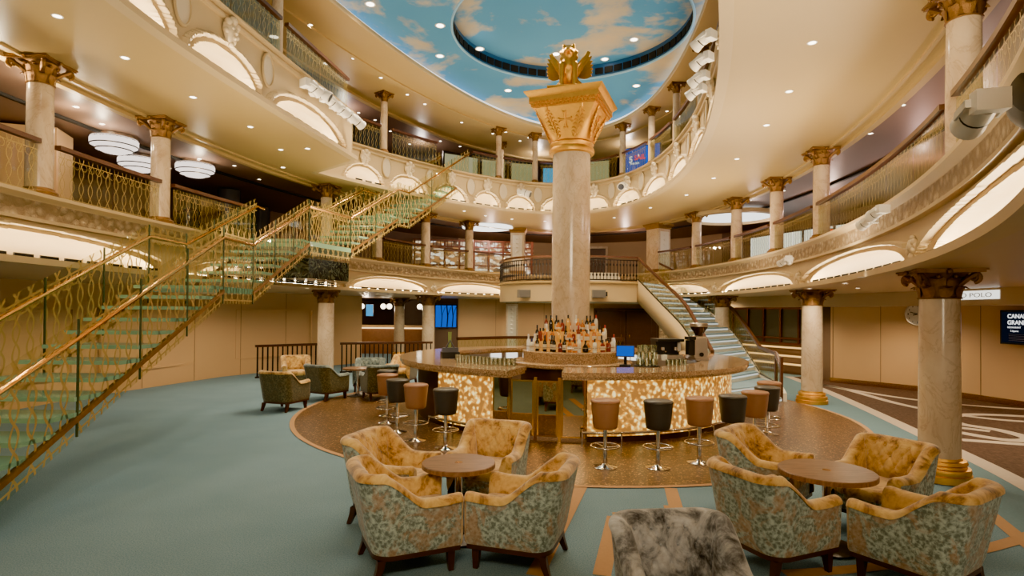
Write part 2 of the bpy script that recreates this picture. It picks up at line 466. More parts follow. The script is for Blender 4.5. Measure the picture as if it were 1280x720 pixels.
# ------------------------------------------------------------------ painted sky ceiling
SC, SR = (1.3, 13.28), 2.74
circ = [(SC[0] + SR*math.cos(2*PI*i/96), SC[1] + SR*math.sin(2*PI*i/96)) for i in range(96)]
flat('ceiling', [ell(Q4, 240, .5), circ], 8.5, M['sky'], False)
flat('ceiling', [circ], 8.86, M['sky'], False)
m = MB(); rows = [[(x, y, z) for x, y in circ] for z in (8.5, 8.86)]; m.grid(rows, cu=True)
tr = struct(m.build('trim_6', plain('blue_recess_edge', (44,98,150), .5)))
m = MB()
for i in range(64):
    a = 2*PI*i/64
    if .40*PI < a < .49*PI: continue
    m.box((SC[0] + (SR-.015)*math.cos(a), SC[1] + (SR-.015)*math.sin(a), 8.66), (.03, .225, .17), a)
m.build('vent_slots', M['slot'], tr)
m = MB(); m.tube([(x, y, 8.5) for x, y in circ], .03, 6, closed=True); m.build('edge_bead', plain('light_blue_bead', (140,190,226), .4), tr)
# lit cove between the lip and the sky
P4 = ell(Q4, 300)
m = MB(); m.grid([[(x, y, z) for x, y in ell(Q4, 300, da)] for da, z in ((0, ZL4), (-.02, ZL4 + .03), (-.02, ZL4 + .1), (.02, ZL4 + .12))], cu=True); struct(m.build('trim_7', M['cream']))
m = MB(); m.grid([[(x, y, z) for x, y in ell(Q4, 300, da)] for da, z in ((.03, ZL4 + .11), (.03, ZL4 + .15), (.12, ZL4 + .22), (.56, ZL4 + .31))], cu=True); struct(m.build('trim_8', M['cove']))

# ------------------------------------------------------------------ balcony fascias with lit arched niches
def fascia(name, curve, d0, d1, z0, z1, gaps, closed, carve, arch_h, group):
    n = int((d1-d0)/.045); zb = z0 + .09
    zt = z1 - .38 if carve else z1 - .14
    zs = [z0, z0 + .001, z0 + .085, z0 + .09] + [zb + (zt-zb)*i/44 for i in range(45)]
    if carve: zs += [zt + .01, zt + .05, zt + .06, z1 - .10, z1 - .085, z1 - .05, z1 - .045, z1, z1 + .001]
    else: zs += [zt + .01, zt + .05, zt + .06, zt + .1, zt + .11, z1, z1 + .001]
    rows = []; mats = []
    arcs = [((a+b)/2, (b-a)/2 - (.13 if carve else .12)) for a, b in gaps]
    for zi, z in enumerate(zs):
        row = []
        for i in range(n + (0 if closed else 1)):
            d = d0 + (d1-d0)*i/n
            if zi <= 2: off = -.16
            elif zi == 3 : off = 0
            elif z <= zt:
                off = 0
                for c, w in arcs:
                    q = abs(d - c)
                    if closed: q = abs((d - c + curve.T/2) % curve.T - curve.T/2)
                    if q < w*1.2:
                        e = math.sqrt((q/w)**2 + ((z-zb)/arch_h)**2)
                        if e < .84: off = .08 + .26*math.sqrt(max(0, 1-(e/.84)**2))
                        elif e < .88: off = .02
                        elif e < 1: off = .03
                        elif e < 1.09: off = -.05
                        break
            elif carve: off = [-.07, -.07, -.02, -.03, -.04, -.11, -.12, -.12, 0][zi - 49]
            else: off = [-.05, -.06, -.02, -.03, -.10, -.11, 0][zi - 49]
            if zi == 0: off = 0.0
            p, _ = curve.at(d, off); row.append((p[0], p[1], z))
        rows.append(row)
    k = 51
    m = MB()
    m.grid(rows[:k+1], 0, cu=closed)
    if carve:
        m.grid(rows[k:k+2], 1, cu=closed); m.grid(rows[k+1:], 0, cu=closed)
    else: m.grid(rows[k:], 0, cu=closed)
    o = struct(m.build(name, [M['cream'], M['carved']], smooth=40))
    for c, w in arcs:
        P = curve.at(c)[0]
        if P[1] < 1.5: continue
        m = MB()
        pts = curve.span(c - w*.93, c + w*.93, .02, .1)
        m.grid([[(x, y, zb + .012) for x, y in pts], [(x, y, zb + .012) for x, y in curve.span(c - w*.93, c + w*.93, .07, .1)[:len(pts)]]], 0)
        m.build('niche_light', M['led'], o)
        m = MB(); q = c - w*.86; sl = .3 if carve else .22
        while q + sl < c + w*.86:
            pp = curve.span(q, q + sl, -.045, .1)
            m.beam([(x, y, zb + (.025 if carve else .05)) for x, y in pp], .02, .04); q += sl + .11
        m.build('vent_slots', M['slot'], o)
    return o
G2 = [-14.4, -9.0, -3.48, 2.33, 7.61, 12.9, 17.4, 21.54, 25.83, 31.57, 37.3, 42.9]
fas2 = fascia('trim_9', R2, 0, R2.T, ZL2, ZF2, list(zip(G2[:-1], G2[1:])), True, True, .40, '')
g3 = [56.6 - e3.T + .3, 0.2, 2.2, 4.2, 6.18, 8.3, 10.29, 12.21, 13.8, 15.2, 16.52, 17.82, 19.09, 20.7, 22.34, 23.9]
G3 = [g - s3off for g in g3]
fas3 = fascia('trim_10', R3, S3A, S3E, ZL3, ZF3, list(zip(G3[:-1], G3[1:])), False, False, .5, '')
def sn(y):      # arc length on near-left part at a given y
    best = min(range(len(main3), len(R3.P) - 1), key=lambda i: abs(R3.P[i][1] - y) + (9 if R3.P[i][0] > -3.4 else 0)); return R3.S[best]
GN = [sn(12.7), sn(9.68), sn(7.62), sn(5.6), sn(3.6)]
fas3n = fascia('trim_11', R3, S3N, R3.T - .01, ZL3, ZF3, list(zip(GN[:-1], GN[1:])), False, False, .5, '')
# return where the near-left balcony steps back
m = MB(); a, b = main3[-1], near3[0]
for z0, z1, w in ((ZL3 + .004, ZL3 + .09, .30), (ZL3 + .09, ZF3 - .14, .06), (ZF3 - .14, ZF3, .2)):
    m.beam([(a[0], a[1], (z0+z1)/2), (b[0], b[1], (z0+z1)/2)], w, z1 - z0)
struct(m.build('trim_12', M['cream']))
# roundels over the piers and carved masks over the arches of the upper fascia
def on_fascia(curve, d, z, parent, kind):
    (x, y), (nx, ny) = curve.at(d, -.02); m = MB(); tx, ty = -ny, nx
    def pt(u, v, w): return (x + tx*u - nx*w, y + ty*u - ny*w, z + v)
    if kind == 'roundel':
        n = 28
        for r0, mat in ((.15, 0),):
            rows = []
            for k, (rr, w) in enumerate(((1.16, 0), (1.12, .03), (1.02, .03), (1.0, .008), (.5, .012), (0.01, .014))):
                rows.append([pt(.15*rr*math.cos(2*PI*i/n), .25*rr*math.sin(2*PI*i/n), w) for i in range(n)])
            m.grid(rows[:4], 0, cu=True); m.grid(rows[3:], 1, cu=True)
        m.build('roundel', [M['cream'], M['roundel']], parent, 40)
    else:
        n = 14; rows = []
        for i in range(9):
            a = PI/2*i/8
            rows.append([pt(.15*math.cos(a)*math.cos(2*PI*j/n)*(1 + .12*math.sin(3*2*PI*j/n + 1)), .2*math.cos(a)*math.sin(2*PI*j/n)*(1 + .1*math.sin(5*2*PI*j/n)), .10*math.sin(a)) for j in range(n)])
        m.grid(rows, 0, cu=True)
        for u, v, w, r in ((-.05,.04,.095,.026), (.05,.04,.095,.026), (0,-.02,.115,.03), (0,-.09,.09,.035), (-.13,-.02,.03,.05), (.13,-.02,.03,.05), (-.1,.12,.05,.06), (.1,.12,.05,.06), (0,.17,.06,.07), (0,-.18,.03,.05)):
            m.ball(pt(u, v, w), r, 8)
        m.build('mask_ornament', M['relief'], parent, 60)
M['roundel'] = plain('grey_beige_roundel', (206,190,160), .55)
for i, (a, b) in enumerate(zip(G3[:-1], G3[1:])):
    if R3.at(a)[0][1] > 5:
        on_fascia(R3, a, ZL3 + .66, fas3, 'roundel'); on_fascia(R3, (a+b)/2, ZL3 + .77, fas3, 'mask')
for i, (a, b) in enumerate(zip(GN[:-1], GN[1:])):
    if i: on_fascia(R3, a, ZL3 + .66, fas3n, 'roundel')
    if i: on_fascia(R3, (a+b)/2, ZL3 + .79, fas3n, 'mask')
for g in G2:
    (x, y), (nx, ny) = R2.at(g, -.04)
    if y < 4: continue
    m = MB()
    for dx, dz, r in ((-.09,.0,.05),(.09,0,.05),(0,.05,.07),(-.05,.1,.045),(.05,.1,.045),(0,-.06,.05),(-.13,.05,.035),(.13,.05,.035),(0,.16,.035)):
        m.ball((x - ny*dx, y + nx*dx, ZL2 + .2 + dz), r, 8)
    m.build('shell_ornament', M['relief'], fas2, 60)

# ------------------------------------------------------------------ floor
def circle(c, r, n=96, a0=0, a1=2*PI): return [(c[0] + r*math.cos(a0 + (a1-a0)*i/n), c[1] + r*math.sin(a0 + (a1-a0)*i/n)) for i in range(n)]
BC = (1.2, 12.0)
m = MB(); m.add([(-16,-4,0),(16,-4,0),(16,31,0),(-16,31,0)], [(0,1,2,3)], 0)
def flatband(path, w, z, mat):
    rows = [[], []]
    for i, p in enumerate(path):
        a, b = path[max(0,i-1)], path[min(len(path)-1,i+1)]; L = math.dist(a, b) or 1
        nx, ny = -(b[1]-a[1])/L*w/2, (b[0]-a[0])/L*w/2
        rows[0].append((p[0]-nx, p[1]-ny, z)); rows[1].append((p[0]+nx, p[1]+ny, z))
    m.grid(rows, mat)
WL = catmull([(8.9,18.5), (8.34,15.57), (7.6,12.42), (6.86,9.59), (6.1,6.87), (5.0,4.2), (3.4,1.5), (1.5,-1.5)], 8)
prom_poly = WL + [(16,-1.5), (16,18.5)]
m.add([(x, y, .004) for x, y in prom_poly], [tuple(range(len(prom_poly)))[::-1]], 2)
WI = catmull([(7.6,18.5), (7.05,15.57), (6.95,13.6), (6.35,10.4), (5.5,7.6), (4.3,4.6), (2.7,1.5), (.8,-1.5)], 8)
bl = WL + WI[::-1]
m.grid([[(x, y, .003) for x, y in WL], [(x, y, .003) for x, y in WI]], 3)
flatband(WL, .26, .006, 4)
flatband(catmull([(8.75,17.5), (8.95,15.4), (8.75,12.9), (9.1,11.5), (9.9,10.9), (11.2,10.7)], 8), .2, .006, 4)
flatband(catmull([(8.85,16.8), (9.25,14.5), (9.9,13.2), (10.9,12.5), (12.3,12.2)], 8), .2, .006, 4)
flatband(catmull([(7.55,10.2), (7.95,9.35), (8.45,9.4), (8.55,10.1), (8.3,10.7), (8.7,11.4), (9.5,11.7), (10.6,11.4)], 8), .24, .007, 4)
flatband([(7.25,9.3), (8.0,9.0), (9.6,8.2)], .22, .007, 4); flatband([(7.7,10.6), (8.3,10.0)], .22, .008, 4)
ter = circle(BC, 5.36, 128); m.add([(x, y, .008) for x, y in ter], [tuple(range(128))], 1)
rr0, rr1 = circle(BC, 5.34, 128), circle(BC, 5.42, 128)
m.grid([[(x, y, .010) for x, y in rr0], [(x, y, .010) for x, y in rr1]], 5, cu=True)
def radial(a, r0, r1, w=.13):
    ca, sa = math.cos(a), math.sin(a); flatband([(BC[0] + ca*r0, BC[1] + sa*r0), (BC[0] + ca*r1, BC[1] + sa*r1)], w, .005, 5)
zb_ = .0046
for p, q in (((.81,6.62),(.19,4.39)), ((1.02,5.67),(.7,4.4)), ((1.83,6.6),(1.6,5.4)), ((1.66,6.0),(1.3,3.4)), ((4.97,6.15),(4.35,4.6)), ((3.6,7.0),(4.4,5.4)), ((2.6,4.0),(2.2,2.4))):
    d = math.dist(p, q); e = ((q[0]-p[0])/d*2.6, (q[1]-p[1])/d*2.6); zb_ += .0004; flatband([p, q], .14, zb_, 5)
for r, a0, a1 in ((6.28, -1.60, -1.40), (6.35, -1.18, -.86), (7.6, -1.45, -.9)):
    flatband([(BC[0] + r*math.cos(a0 + (a1-a0)*i/12), BC[1] + r*math.sin(a0 + (a1-a0)*i/12)) for i in range(13)], .13, .0035 + .0001*r, 5)
struct(m.build('floor', [M['carpet'], M['terrazzo'], M['prom'], M['carpet_blue'], M['prom_white'], M['table_tan']], smooth=0))

# ------------------------------------------------------------------ walls
def wall(name, path, z0, z1, mat, seams=0, base=None):
    m = MB(); m.grid([[(x, y, z0) for x, y in path], [(x, y, z1) for x, y in path]], 0)
    o = struct(m.build(name, mat, smooth=25))
    if seams:
        C_ = [0]
        for i in range(1, len(path)): C_.append(C_[-1] + math.dist(path[i], path[i-1]))
        m = MB(); d = seams
        while d < C_[-1]:
            for i in range(1, len(path)):
                if C_[i] >= d:
                    f = (d - C_[i-1])/(C_[i] - C_[i-1]); a, b = path[i-1], path[i]
                    m.box((a[0] + (b[0]-a[0])*f, a[1] + (b[1]-a[1])*f, (z0+z1)/2), (.014, .014, z1-z0-.02), math.atan2(b[1]-a[1], b[0]-a[0])); break
            d += seams
        m.build('panel_seams', plain('panel_seam', (150,118,78), .6), o)
    return o
WR = [(10.6,2.0), (11.3,6.5), (11.42,9.5), (11.26,12.67), (10.79,15.26), (9.5,17.17)]
wall('wall_right', WR, 0, ZL2, M['wall'], 1.3)
m = MB(); m.beam([(x - .02, y - .02, .07) for x, y in WR], .05, .14); struct(m.build('baseboard_right', M['brass']))
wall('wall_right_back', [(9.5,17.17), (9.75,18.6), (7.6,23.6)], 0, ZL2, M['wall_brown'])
wall('wall_back', [(7.6,23.6), (4.5,25.2), (0.5,25.9), (-2.35,25.2)], 0, ZL2, M['wall'], 2.2)
wall('wall_back_left', [(-5.75,22.1), (-6.8,20.6), (-8.6,17.2), (-9.6,13.0)], 0, ZL2, M['wall'], 1.7)
wall('wall_left', [(-9.6,13.0), (-9.9,9.0), (-9.2,5.0), (-8.2,2.0)], 0, ZL2, M['wall'], 2.1)
wall('wall_back_pier', [(-2.3,25.3), (-3.6,25.12)], 0, ZL2, M['wall_brown'])
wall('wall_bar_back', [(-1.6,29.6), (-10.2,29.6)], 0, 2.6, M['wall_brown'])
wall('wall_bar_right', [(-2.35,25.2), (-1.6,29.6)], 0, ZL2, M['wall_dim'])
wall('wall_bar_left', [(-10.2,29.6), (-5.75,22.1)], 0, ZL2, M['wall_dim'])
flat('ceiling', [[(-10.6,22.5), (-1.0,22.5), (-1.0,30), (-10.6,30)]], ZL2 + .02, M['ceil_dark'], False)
# bulkhead beam over the right promenade
m = MB(); m.beam([(x, y, 2.39) for x, y in [(9.2,2), (9.7,6.5), (9.75,9.5), (9.6,12.2), (9.2,14.5), (8.5,16.6), (7.3,20)]], .3, .34); struct(m.build('trim_13', M['soffit_low'], smooth=20))
# raised wall panels left
m = MB()
for (x0, y0), (x1, y1) in (((-8.75,16.9),(-9.5,13.3)), ((-7.0,20.1),(-8.45,17.6)), ((-9.64,12.6),(-9.86,9.4)), ((-9.8,8.6),(-9.25,5.4))):
    L = math.dist((x0,y0),(x1,y1)); nx, ny = (y1-y0)/L, -(x1-x0)/L
    if nx < 0: nx, ny = -nx, -ny
    off = .03
    A, B_ = (x0 + nx*off, y0 + ny*off), (x1 + nx*off, y1 + ny*off)
    for z in (.5, 2.0): m.beam([(A[0],A[1],z), (B_[0],B_[1],z)], .05, .05)
    for p in (A, B_): m.box((p[0], p[1], 1.25), (.05, .05, 1.5))
struct(m.build('trim_14', M['wall']))
UP = [p for p in ell(Q2, 400, 5.0)]
UPf = [p for p in UP if p[1] > 2.0]
k0 = next(i for i in range(400) if UP[i-1][1] <= 2.0 < UP[i][1])
UPf = [UP[(k0 + i) % 400] for i in range(400) if True][:len(UPf)]
third = len(UPf)
fr = [q for q in UPf]
def part_between(x_a, x_b):
    return fr[int(x_a*third):int(x_b*third)+1]
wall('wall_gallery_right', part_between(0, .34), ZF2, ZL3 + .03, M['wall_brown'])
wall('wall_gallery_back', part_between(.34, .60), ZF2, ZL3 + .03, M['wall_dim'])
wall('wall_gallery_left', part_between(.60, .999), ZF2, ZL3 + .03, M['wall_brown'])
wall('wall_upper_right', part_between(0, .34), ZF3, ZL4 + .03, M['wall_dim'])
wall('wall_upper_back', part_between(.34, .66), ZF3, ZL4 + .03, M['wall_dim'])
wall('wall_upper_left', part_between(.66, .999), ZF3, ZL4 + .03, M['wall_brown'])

# ------------------------------------------------------------------ columns
def capital(r, h, half, mat_i=0):
    m = MB()
    m.lathe([(r*1.08, 0), (r*1.12, .03*h), (r*1.02, .06*h), (r*1.0, .1*h), (r*1.02, .5*h), (r*1.15, .7*h), (r*1.4, .86*h)], 20)
    n = 6; poly = []
    for s_ in range(4):
        a = s_*PI/2
        for i in range(n):
            t = -1 + 2*i/n; d = half*(1 - .14*(1 - t*t)); x, y = d, t*half*.92
            poly.append((x*math.cos(a) - y*math.sin(a), x*math.sin(a) + y*math.cos(a)))
    m.prism(poly, .86*h, .93*h); m.prism([(x*1.05, y*1.05) for x, y in poly], .93*h, h)
    for tier, (z0, z1, cnt, w, ro) in enumerate(((.05, .42, 8, .3, 1.06), (.3, .72, 8, .34, 1.05))):
        for k in range(cnt):
            a = 2*PI*k/cnt + tier*PI/8; rows = []
            for i in range(6):
                t = i/5; z = (z0 + (z1-z0)*math.sin(t*PI*.56)/math.sin(PI*.56))*h; rad = r*(ro + .02 + .36*t**2.2)
                if i == 5: z -= .07*h; rad = r*(ro + .44)
                ww = r*w*(.75 + .5*math.sin(PI*min(1, t*1.1)))*(1 if i < 5 else .45)
                rows.append([(rad*math.cos(a) - u*ww*math.sin(a) - (abs(u)*.06*r)*math.cos(a), rad*math.sin(a) + u*ww*math.cos(a) - (abs(u)*.06*r)*math.sin(a), z) for u in (-1, -.45, 0, .45, 1)])
            m.grid(rows)
    for k in range(4):
        a = PI/4 + k*PI/2; R0 = half*1.16
        path = []; rad = []
        for i in range(26):
            t = i/25; th = -PI*.5 + t*PI*3.3; q = .17*h*(1 - .82*t)
            u = R0 - .10*h + q*math.cos(th); z = .70*h - q*math.sin(th)*-1
            path.append((u*math.cos(a), u*math.sin(a), z)); rad.append(.075*h*(1 - .45*t))
        m.tube(path, rad, 6)
        m.tube([(r*1.05*math.cos(a), r*1.05*math.sin(a), .45*h), (R0*.75*math.cos(a), R0*.75*math.sin(a), .68*h), (R0*.98*math.cos(a), R0*.98*math.sin(a), .84*h)], [.08*h,.09*h,.09*h], 6)
        b = k*PI/2; m.ball((half*.98*math.cos(b), half*.98*math.sin(b), .9*h), .09*h, 8)
        for da in (-.32, .32):
            m.ball((r*1.32*math.cos(b+da), r*1.32*math.sin(b+da), .74*h), .075*h, 8)
    return m
def make_column(r, h, hc, half, label, base='brass'):
    t = thing('column', label, 'column')
    m = MB(); m.lathe([(r*1.5, 0), (r*1.5, .08), (r*1.42, .09), (r*1.46, .12), (r*1.42, .155), (r*1.26, .165), (r*1.22, .19), (r*1.3, .21), (r*1.24, .245), (r*1.06, .25), (r*1.03, .28)] if base == 'brass' else
                      [(r*1.5, 0), (r*1.5, .04), (r*1.36, .05), (r*1.4, .075), (r*1.3, .095), (r*1.14, .1), (r*1.12, .13), (r*1.02, .14)], 32)
    b = m.build('base', M['gold'] if base == 'brass' else M['bronze'], t, 40)
    m = MB(); m.lathe([(r, .1), (r*1.0, h*.35), (r*.95, h - hc + .02)], 32, cap=False); m.build('shaft', M['marble'], t, 60)
    m = capital(r*.95, hc, half); c = m.build('capital', M['bronze'], t, 50, (0, 0, h - hc))
    return t
def ring_rz(n): return math.atan2(n[1], n[0])
# ground floor
p1 = make_column(.22, ZL2 - .002, .36, .36, 'big veined marble column on the ground floor in front of the screen at right')
p1.location = (5.27, 7.1, .006); p1.rotation_euler[2] = -.35
for (x, y, rz, lab) in ((6.8, 13.05, -.1, 'ground floor marble column at the foot of the curved stair'),
                   (9.84, 13.32, .2, 'ground floor column at the beige wall, hidden behind the big front column'),
                   (6.55, 17.95, 0, 'ground floor column behind the curved stair under the balcony'),
                   (-5.15, 15.95, .3, 'ground floor column with gilded capital at left, in front of the beige wall panel'),
                   (-2.92, 20.15, .5, 'ground floor column beside the blue screen at the back'),
                   (-4.75, 24.3, .4, 'ground floor column farther back in front of the timber bar')):
    dup(p1, (x, y, .006), rz, lab, 'ground floor marble columns')
p1['group'] = 'ground floor marble columns'
# middle gallery
hs = ZL3 - ZF2 - .004
p2 = make_column(.158, hs, .33, .29, 'middle gallery column at far left with gold leaf capital', 'b')
mid = [(34.16, 'middle gallery column at far left with gold leaf capital'), (31.76, 'second middle gallery column from the left, by the chandeliers'),
       (26.36, 'middle gallery column behind the glass stair landing'), (24.08, 'middle gallery column under the upper glass flight'),
       (21.7, 'middle gallery column left of the timber lattice screen'), (19.51, 'middle gallery column in front of the lit timber lattice screen'),
       (9.22, 'first slim middle gallery column right of the carved pilaster'), (6.79, 'middle gallery column in front of the backlit white panels'),
       (4.33, 'middle gallery column left of the orange sign'), (1.76, 'middle gallery column at right between two glass balustrades'),
       (-4.29, 'nearest middle gallery column at the upper right corner of the hall')]
MIDC = []
for i, (s_, lab) in enumerate(mid):
    (x, y), n_ = R2.at(s_, .22); MIDC.append(s_)
    if i == 0: p2.location = (x, y, ZF2); p2.rotation_euler[2] = ring_rz(n_); p2['group'] = 'middle gallery columns'
    else: dup(p2, (x, y, ZF2), ring_rz(n_), lab, 'middle gallery columns')
# upper gallery
hs3 = ZL4 - ZF3 - .004
p3 = make_column(.10, hs3, .26, .2, 'slim upper gallery column left of the small mask capital', 'b')
up = [(22.3, 'slim upper gallery column at the head of the glass stair'), (17.91, 'first slim upper gallery column right of the glass stair'), (16.58, 'slim upper gallery column just left of the lion pillar'),
      (13.49, 'slim upper gallery column just left of the blue advertising screen'), (11.93, 'slim upper gallery column right of the blue advertising screen'), (10.11, 'second slim upper column right of the blue advertising screen'),
      (7.73, 'slim upper gallery column below the stage lights'), (5.23, 'slim upper gallery column beside the stage lights')]
UPC = []
for i, (s_, lab) in enumerate(up):
    (x, y), n_ = R3.at(s_ - s3off, .16); UPC.append(s_ - s3off)
    if i == 0: p3.location = (x, y, ZF3); p3['label'] = lab; p3.rotation_euler[2] = ring_rz(n_); p3['group'] = 'upper gallery columns'
    else: dup(p3, (x, y, ZF3), ring_rz(n_), lab, 'upper gallery columns')
sa = sn(10.3); (x, y), n_ = R3.at(sa, .2); dup(p3, (x, y, ZF3), ring_rz(n_), 'upper gallery column at top left between two glass balustrades', 'upper gallery columns')
# gold half capital hanging in the upper gallery at the back (column hidden by the balustrade)
(x, y), n_ = R3.at(17.2 - s3off, 1.6); dup(p3, (x, y, ZF3), 0, 'upper gallery column set back behind the balustrade, left of the lion pillar', 'upper gallery columns')

# ------------------------------------------------------------------ balustrades
def balustrade(curve, s0, s1, z, off, label, group, mat, H=.66, rail=True):
    (ox, oy), _ = curve.at((s0+s1)/2, off)
    t = thing('glass_balustrade', label, 'balustrade', (ox, oy, z), 0, group)
    n = max(1, round(abs(s1-s0)/1.25))
    for i in range(n):
        a = s0 + (s1-s0)*(i/n) + .012; b = s0 + (s1-s0)*((i+1)/n) - .012
        P = curve.span(a, b, off, .2); m = MB()
        rows = [[(x-ox, y-oy, zz) for x, y in P] for zz in (.03, .03 + H)]
        L = abs(b-a); uv = [[(s0*0 + a + L*j/(len(P)-1), v) for j in range(len(P))] for v in (0, H)]
        m.grid(rows, uv=uv); m.build('glass_panel', mat, t, 0)
    P = curve.span(s0, s1, off, .2)
    m = MB(); m.beam([(x-ox, y-oy, H + .085) for x, y in P], .09, .06); m.build('handrail', M['rail'], t)
    m = MB(); m.beam([(x-ox, y-oy, .02) for x, y in P], .05, .04); m.build('base_channel', M['goldline'], t)
    return t
cs = sorted([s_ if s_ > 0 else s_ for s_ in MIDC] + [28.9, 36.6, 11.42, 14.0, 17.31, -1.2])
BAL = [(-9.5,-4.5,'at the upper right corner'), (-4.1,1.6,'between the nearest right column and the next, reflecting lamps'), (1.92,4.17,'left of the orange sign at right'),
       (4.49,6.63,'in front of the backlit white panels'), (6.95,9.06,'between the first two slim columns on the right'), (9.38,11.2,'beside the carved pilaster at right'),
       (17.6,19.35,'under the lit lattice screen, right part'), (19.67,21.54,'under the lit lattice screen, middle part'), (21.86,23.92,'beside the glass stair at the back'), (24.24,25.4,'at the foot of the upper glass flight'),
       (29.4,31.6,'right of the second left column'), (31.92,34.0,'between the two left columns'), (34.32,38.5,'at the far left edge')]
for a, b, w in BAL: balustrade(R2, a, b, ZF2, .1, 'middle gallery gold lattice glass balustrade ' + w, 'middle gallery balustrades', M['glass_far'] if b < 12 else M['glass_lattice'])
UB = [(3.0,5.1,'beside the stage lights at right'), (5.36,7.6,'below the stage lights at right'), (7.86,9.98,'right of the second column past the blue screen'), (10.24,11.8,'two bays right of the blue screen'), (12.06,13.36,'in front of the blue advertising screen'), (13.62,16.45,'behind the lion pillar'), (16.71,17.78,'left of the lion pillar'), (18.04,19.0,'at the head of the glass stair'), (20.4,22.1,'left of the stair head'), (22.5,24.6,'behind the left balcony end')]
for a, b, w in UB: balustrade(R3, a - s3off, b - s3off, ZF3, .05, 'upper gallery glass balustrade ' + w, 'upper gallery balustrades', M['glass_far'])
balustrade(R3, S3N + .05, sn(10.4), ZF3, .08, 'upper left balcony glass balustrade nearer the stage lights', 'upper gallery balustrades', M['glass_far'])
balustrade(R3, sn(10.2), sn(6.0), ZF3, .08, 'upper left balcony glass balustrade at the top edge', 'upper gallery balustrades', M['glass_far'])
# ------------------------------------------------------------------ left glass staircase
def lerp(a, b, t): return tuple(a[i] + (b[i]-a[i])*t for i in range(len(a)))
stair = thing('glass_staircase', 'glass staircase with gold lattice balustrades and open green glass treads at left', 'staircase', (-5.0, 4.2, 0))
OX, OY = -5.0, 4.2
def lo(p): return (p[0]-OX, p[1]-OY) + tuple(p[2:])
def side_glass(a, b, mat, H=1.2, dz=-.32):
    a = (a[0], a[1], a[2] + dz); b = (b[0], b[1], b[2] + dz)
    n = max(1, round(math.dist(a[:2], b[:2])/1.05))
    for i in range(n):
        p, q = lerp(a, b, i/n + .004), lerp(a, b, (i+1)/n - .004)
        L0, L1 = math.dist(a[:2], p[:2]), math.dist(a[:2], q[:2]); P0, P1 = lo(p), lo(q)
        m = MB(); m.add([P0, P1, (P1[0],P1[1],P1[2]+H), (P0[0],P0[1],P0[2]+H)], [(0,1,2,3)], 0, [[(L0,0),(L1,0),(L1,H),(L0,H)]])
        m.build('glass_panel', mat, stair, 0)
        m = MB(); m.box((P0[0], P0[1], P0[2] + H/2), (.018, .018, H)); m.build('glass_edge', M['edge'], stair)
def side_rail(path):
    m = MB(); m.tube([lo(p) for p in path], .028, 8); m.build('handrail', M['brass'], stair)
M['edge'] = plain('dark_glass_edge', (58,72,44), .3)
def stringer(a, b):
    m = MB(); m.beam([lo((a[0],a[1],a[2]-.07)), lo((b[0],b[1],b[2]-.07))], .05, .06); m.build('stringer', M['bronze'], stair)
def flight(L0, R0, L1, R1, z0, z1, n):
    for i in range(n):
        t0, t1 = i/n, (i+1)/n; z = z0 + (z1-z0)*(i+1)/n
        q = [lo(lerp(L0, L1, t0 - .004)), lo(lerp(R0, R1, t0 - .004)), lo(lerp(R0, R1, t1 + .03)), lo(lerp(L0, L1, t1 + .03))]
        m = MB(); m.prism(q, z - .045, z); m.build('tread', M['glass_tread'], stair)
    for A, B in ((L0, L1), (R0, R1)):
        a, b = (A[0],A[1],z0), (B[0],B[1],z1)
        stringer(a, b); side_glass((a[0],a[1],z0+.06), (b[0],b[1],z1+.06), M['glass_stair'])
XL, XR = -5.56, -4.42
zA = 2.35
flight((XL,3.9), (XR,3.9), (XL,8.8), (XR,8.8), 0, zA, 15)
def landing(poly, z, th=.09):
    m = MB(); m.prism([lo(p) for p in poly], z - th, z); m.build('landing', [M['glass_tread']], stair)
landing([(XL,8.8), (XR,8.8), (XR,9.8), (XL,9.8)], zA)
flight((XL,9.8), (XR,9.8), (XL,12.5), (XR,12.5), zA, ZF2, 7)
for X in (XL, XR):
    side_glass((X,8.8,zA+.06), (X,9.8,zA+.06), M['glass_stair'])
    side_rail([(X,3.9,.75), (X,8.8,zA+.75), (X,9.8,zA+.75), (X,12.5,ZF2+.75), (X,12.85,ZF2+.75)])
# top landing joined to the gallery
m = MB(); m.prism([lo(p) for p in [(-6.0,12.5), (XR,12.5), (-3.9,13.9), (-4.5,15.6), (-5.2,15.4), (-5.75,13.6)]], ZF2 - .10, ZF2 - .0); m.build('landing', M['glass_tread'], stair)
m = MB(); m.prism([lo(p) for p in [(-5.9,12.55), (XR-.02,12.55), (-3.95,13.9), (-4.5,15.5), (-5.2,15.3), (-5.75,13.6)]], ZF2 - .80, ZF2 - .36); m.build('landing_soffit', M['blackpattern'], stair)
LA, RA = (-4.9,14.0), (-3.93,13.95)
LB, RB = (-2.44,19.35), (-1.45,18.95)
t1, t2 = .328, .417
flight(LA, RA, lerp(LA,LB,t1), lerp(RA,RB,t1), ZF2, 4.55, 6)
landing([lerp(LA,LB,t1), lerp(RA,RB,t1), lerp(RA,RB,t2), lerp(LA,LB,t2)], 4.55)
flight(lerp(LA,LB,t2), lerp(RA,RB,t2), LB, RB, 4.55, ZF3, 10)
for A, B in ((LA, LB), (RA, RB)):
    a, b = lerp(A,B,t1), lerp(A,B,t2)
    side_glass((*a,4.61), (*b,4.61), M['glass_stair'])
    side_rail([(*A,ZF2+.75), (*a,5.30), (*b,5.30), (*B,ZF3+.75)])
side_glass((XR,12.5,ZF2+.02), (RA[0],RA[1],ZF2+.02), M['glass_stair']); side_rail([(XR,12.5,ZF2+.75), (RA[0],RA[1],ZF2+.75)])

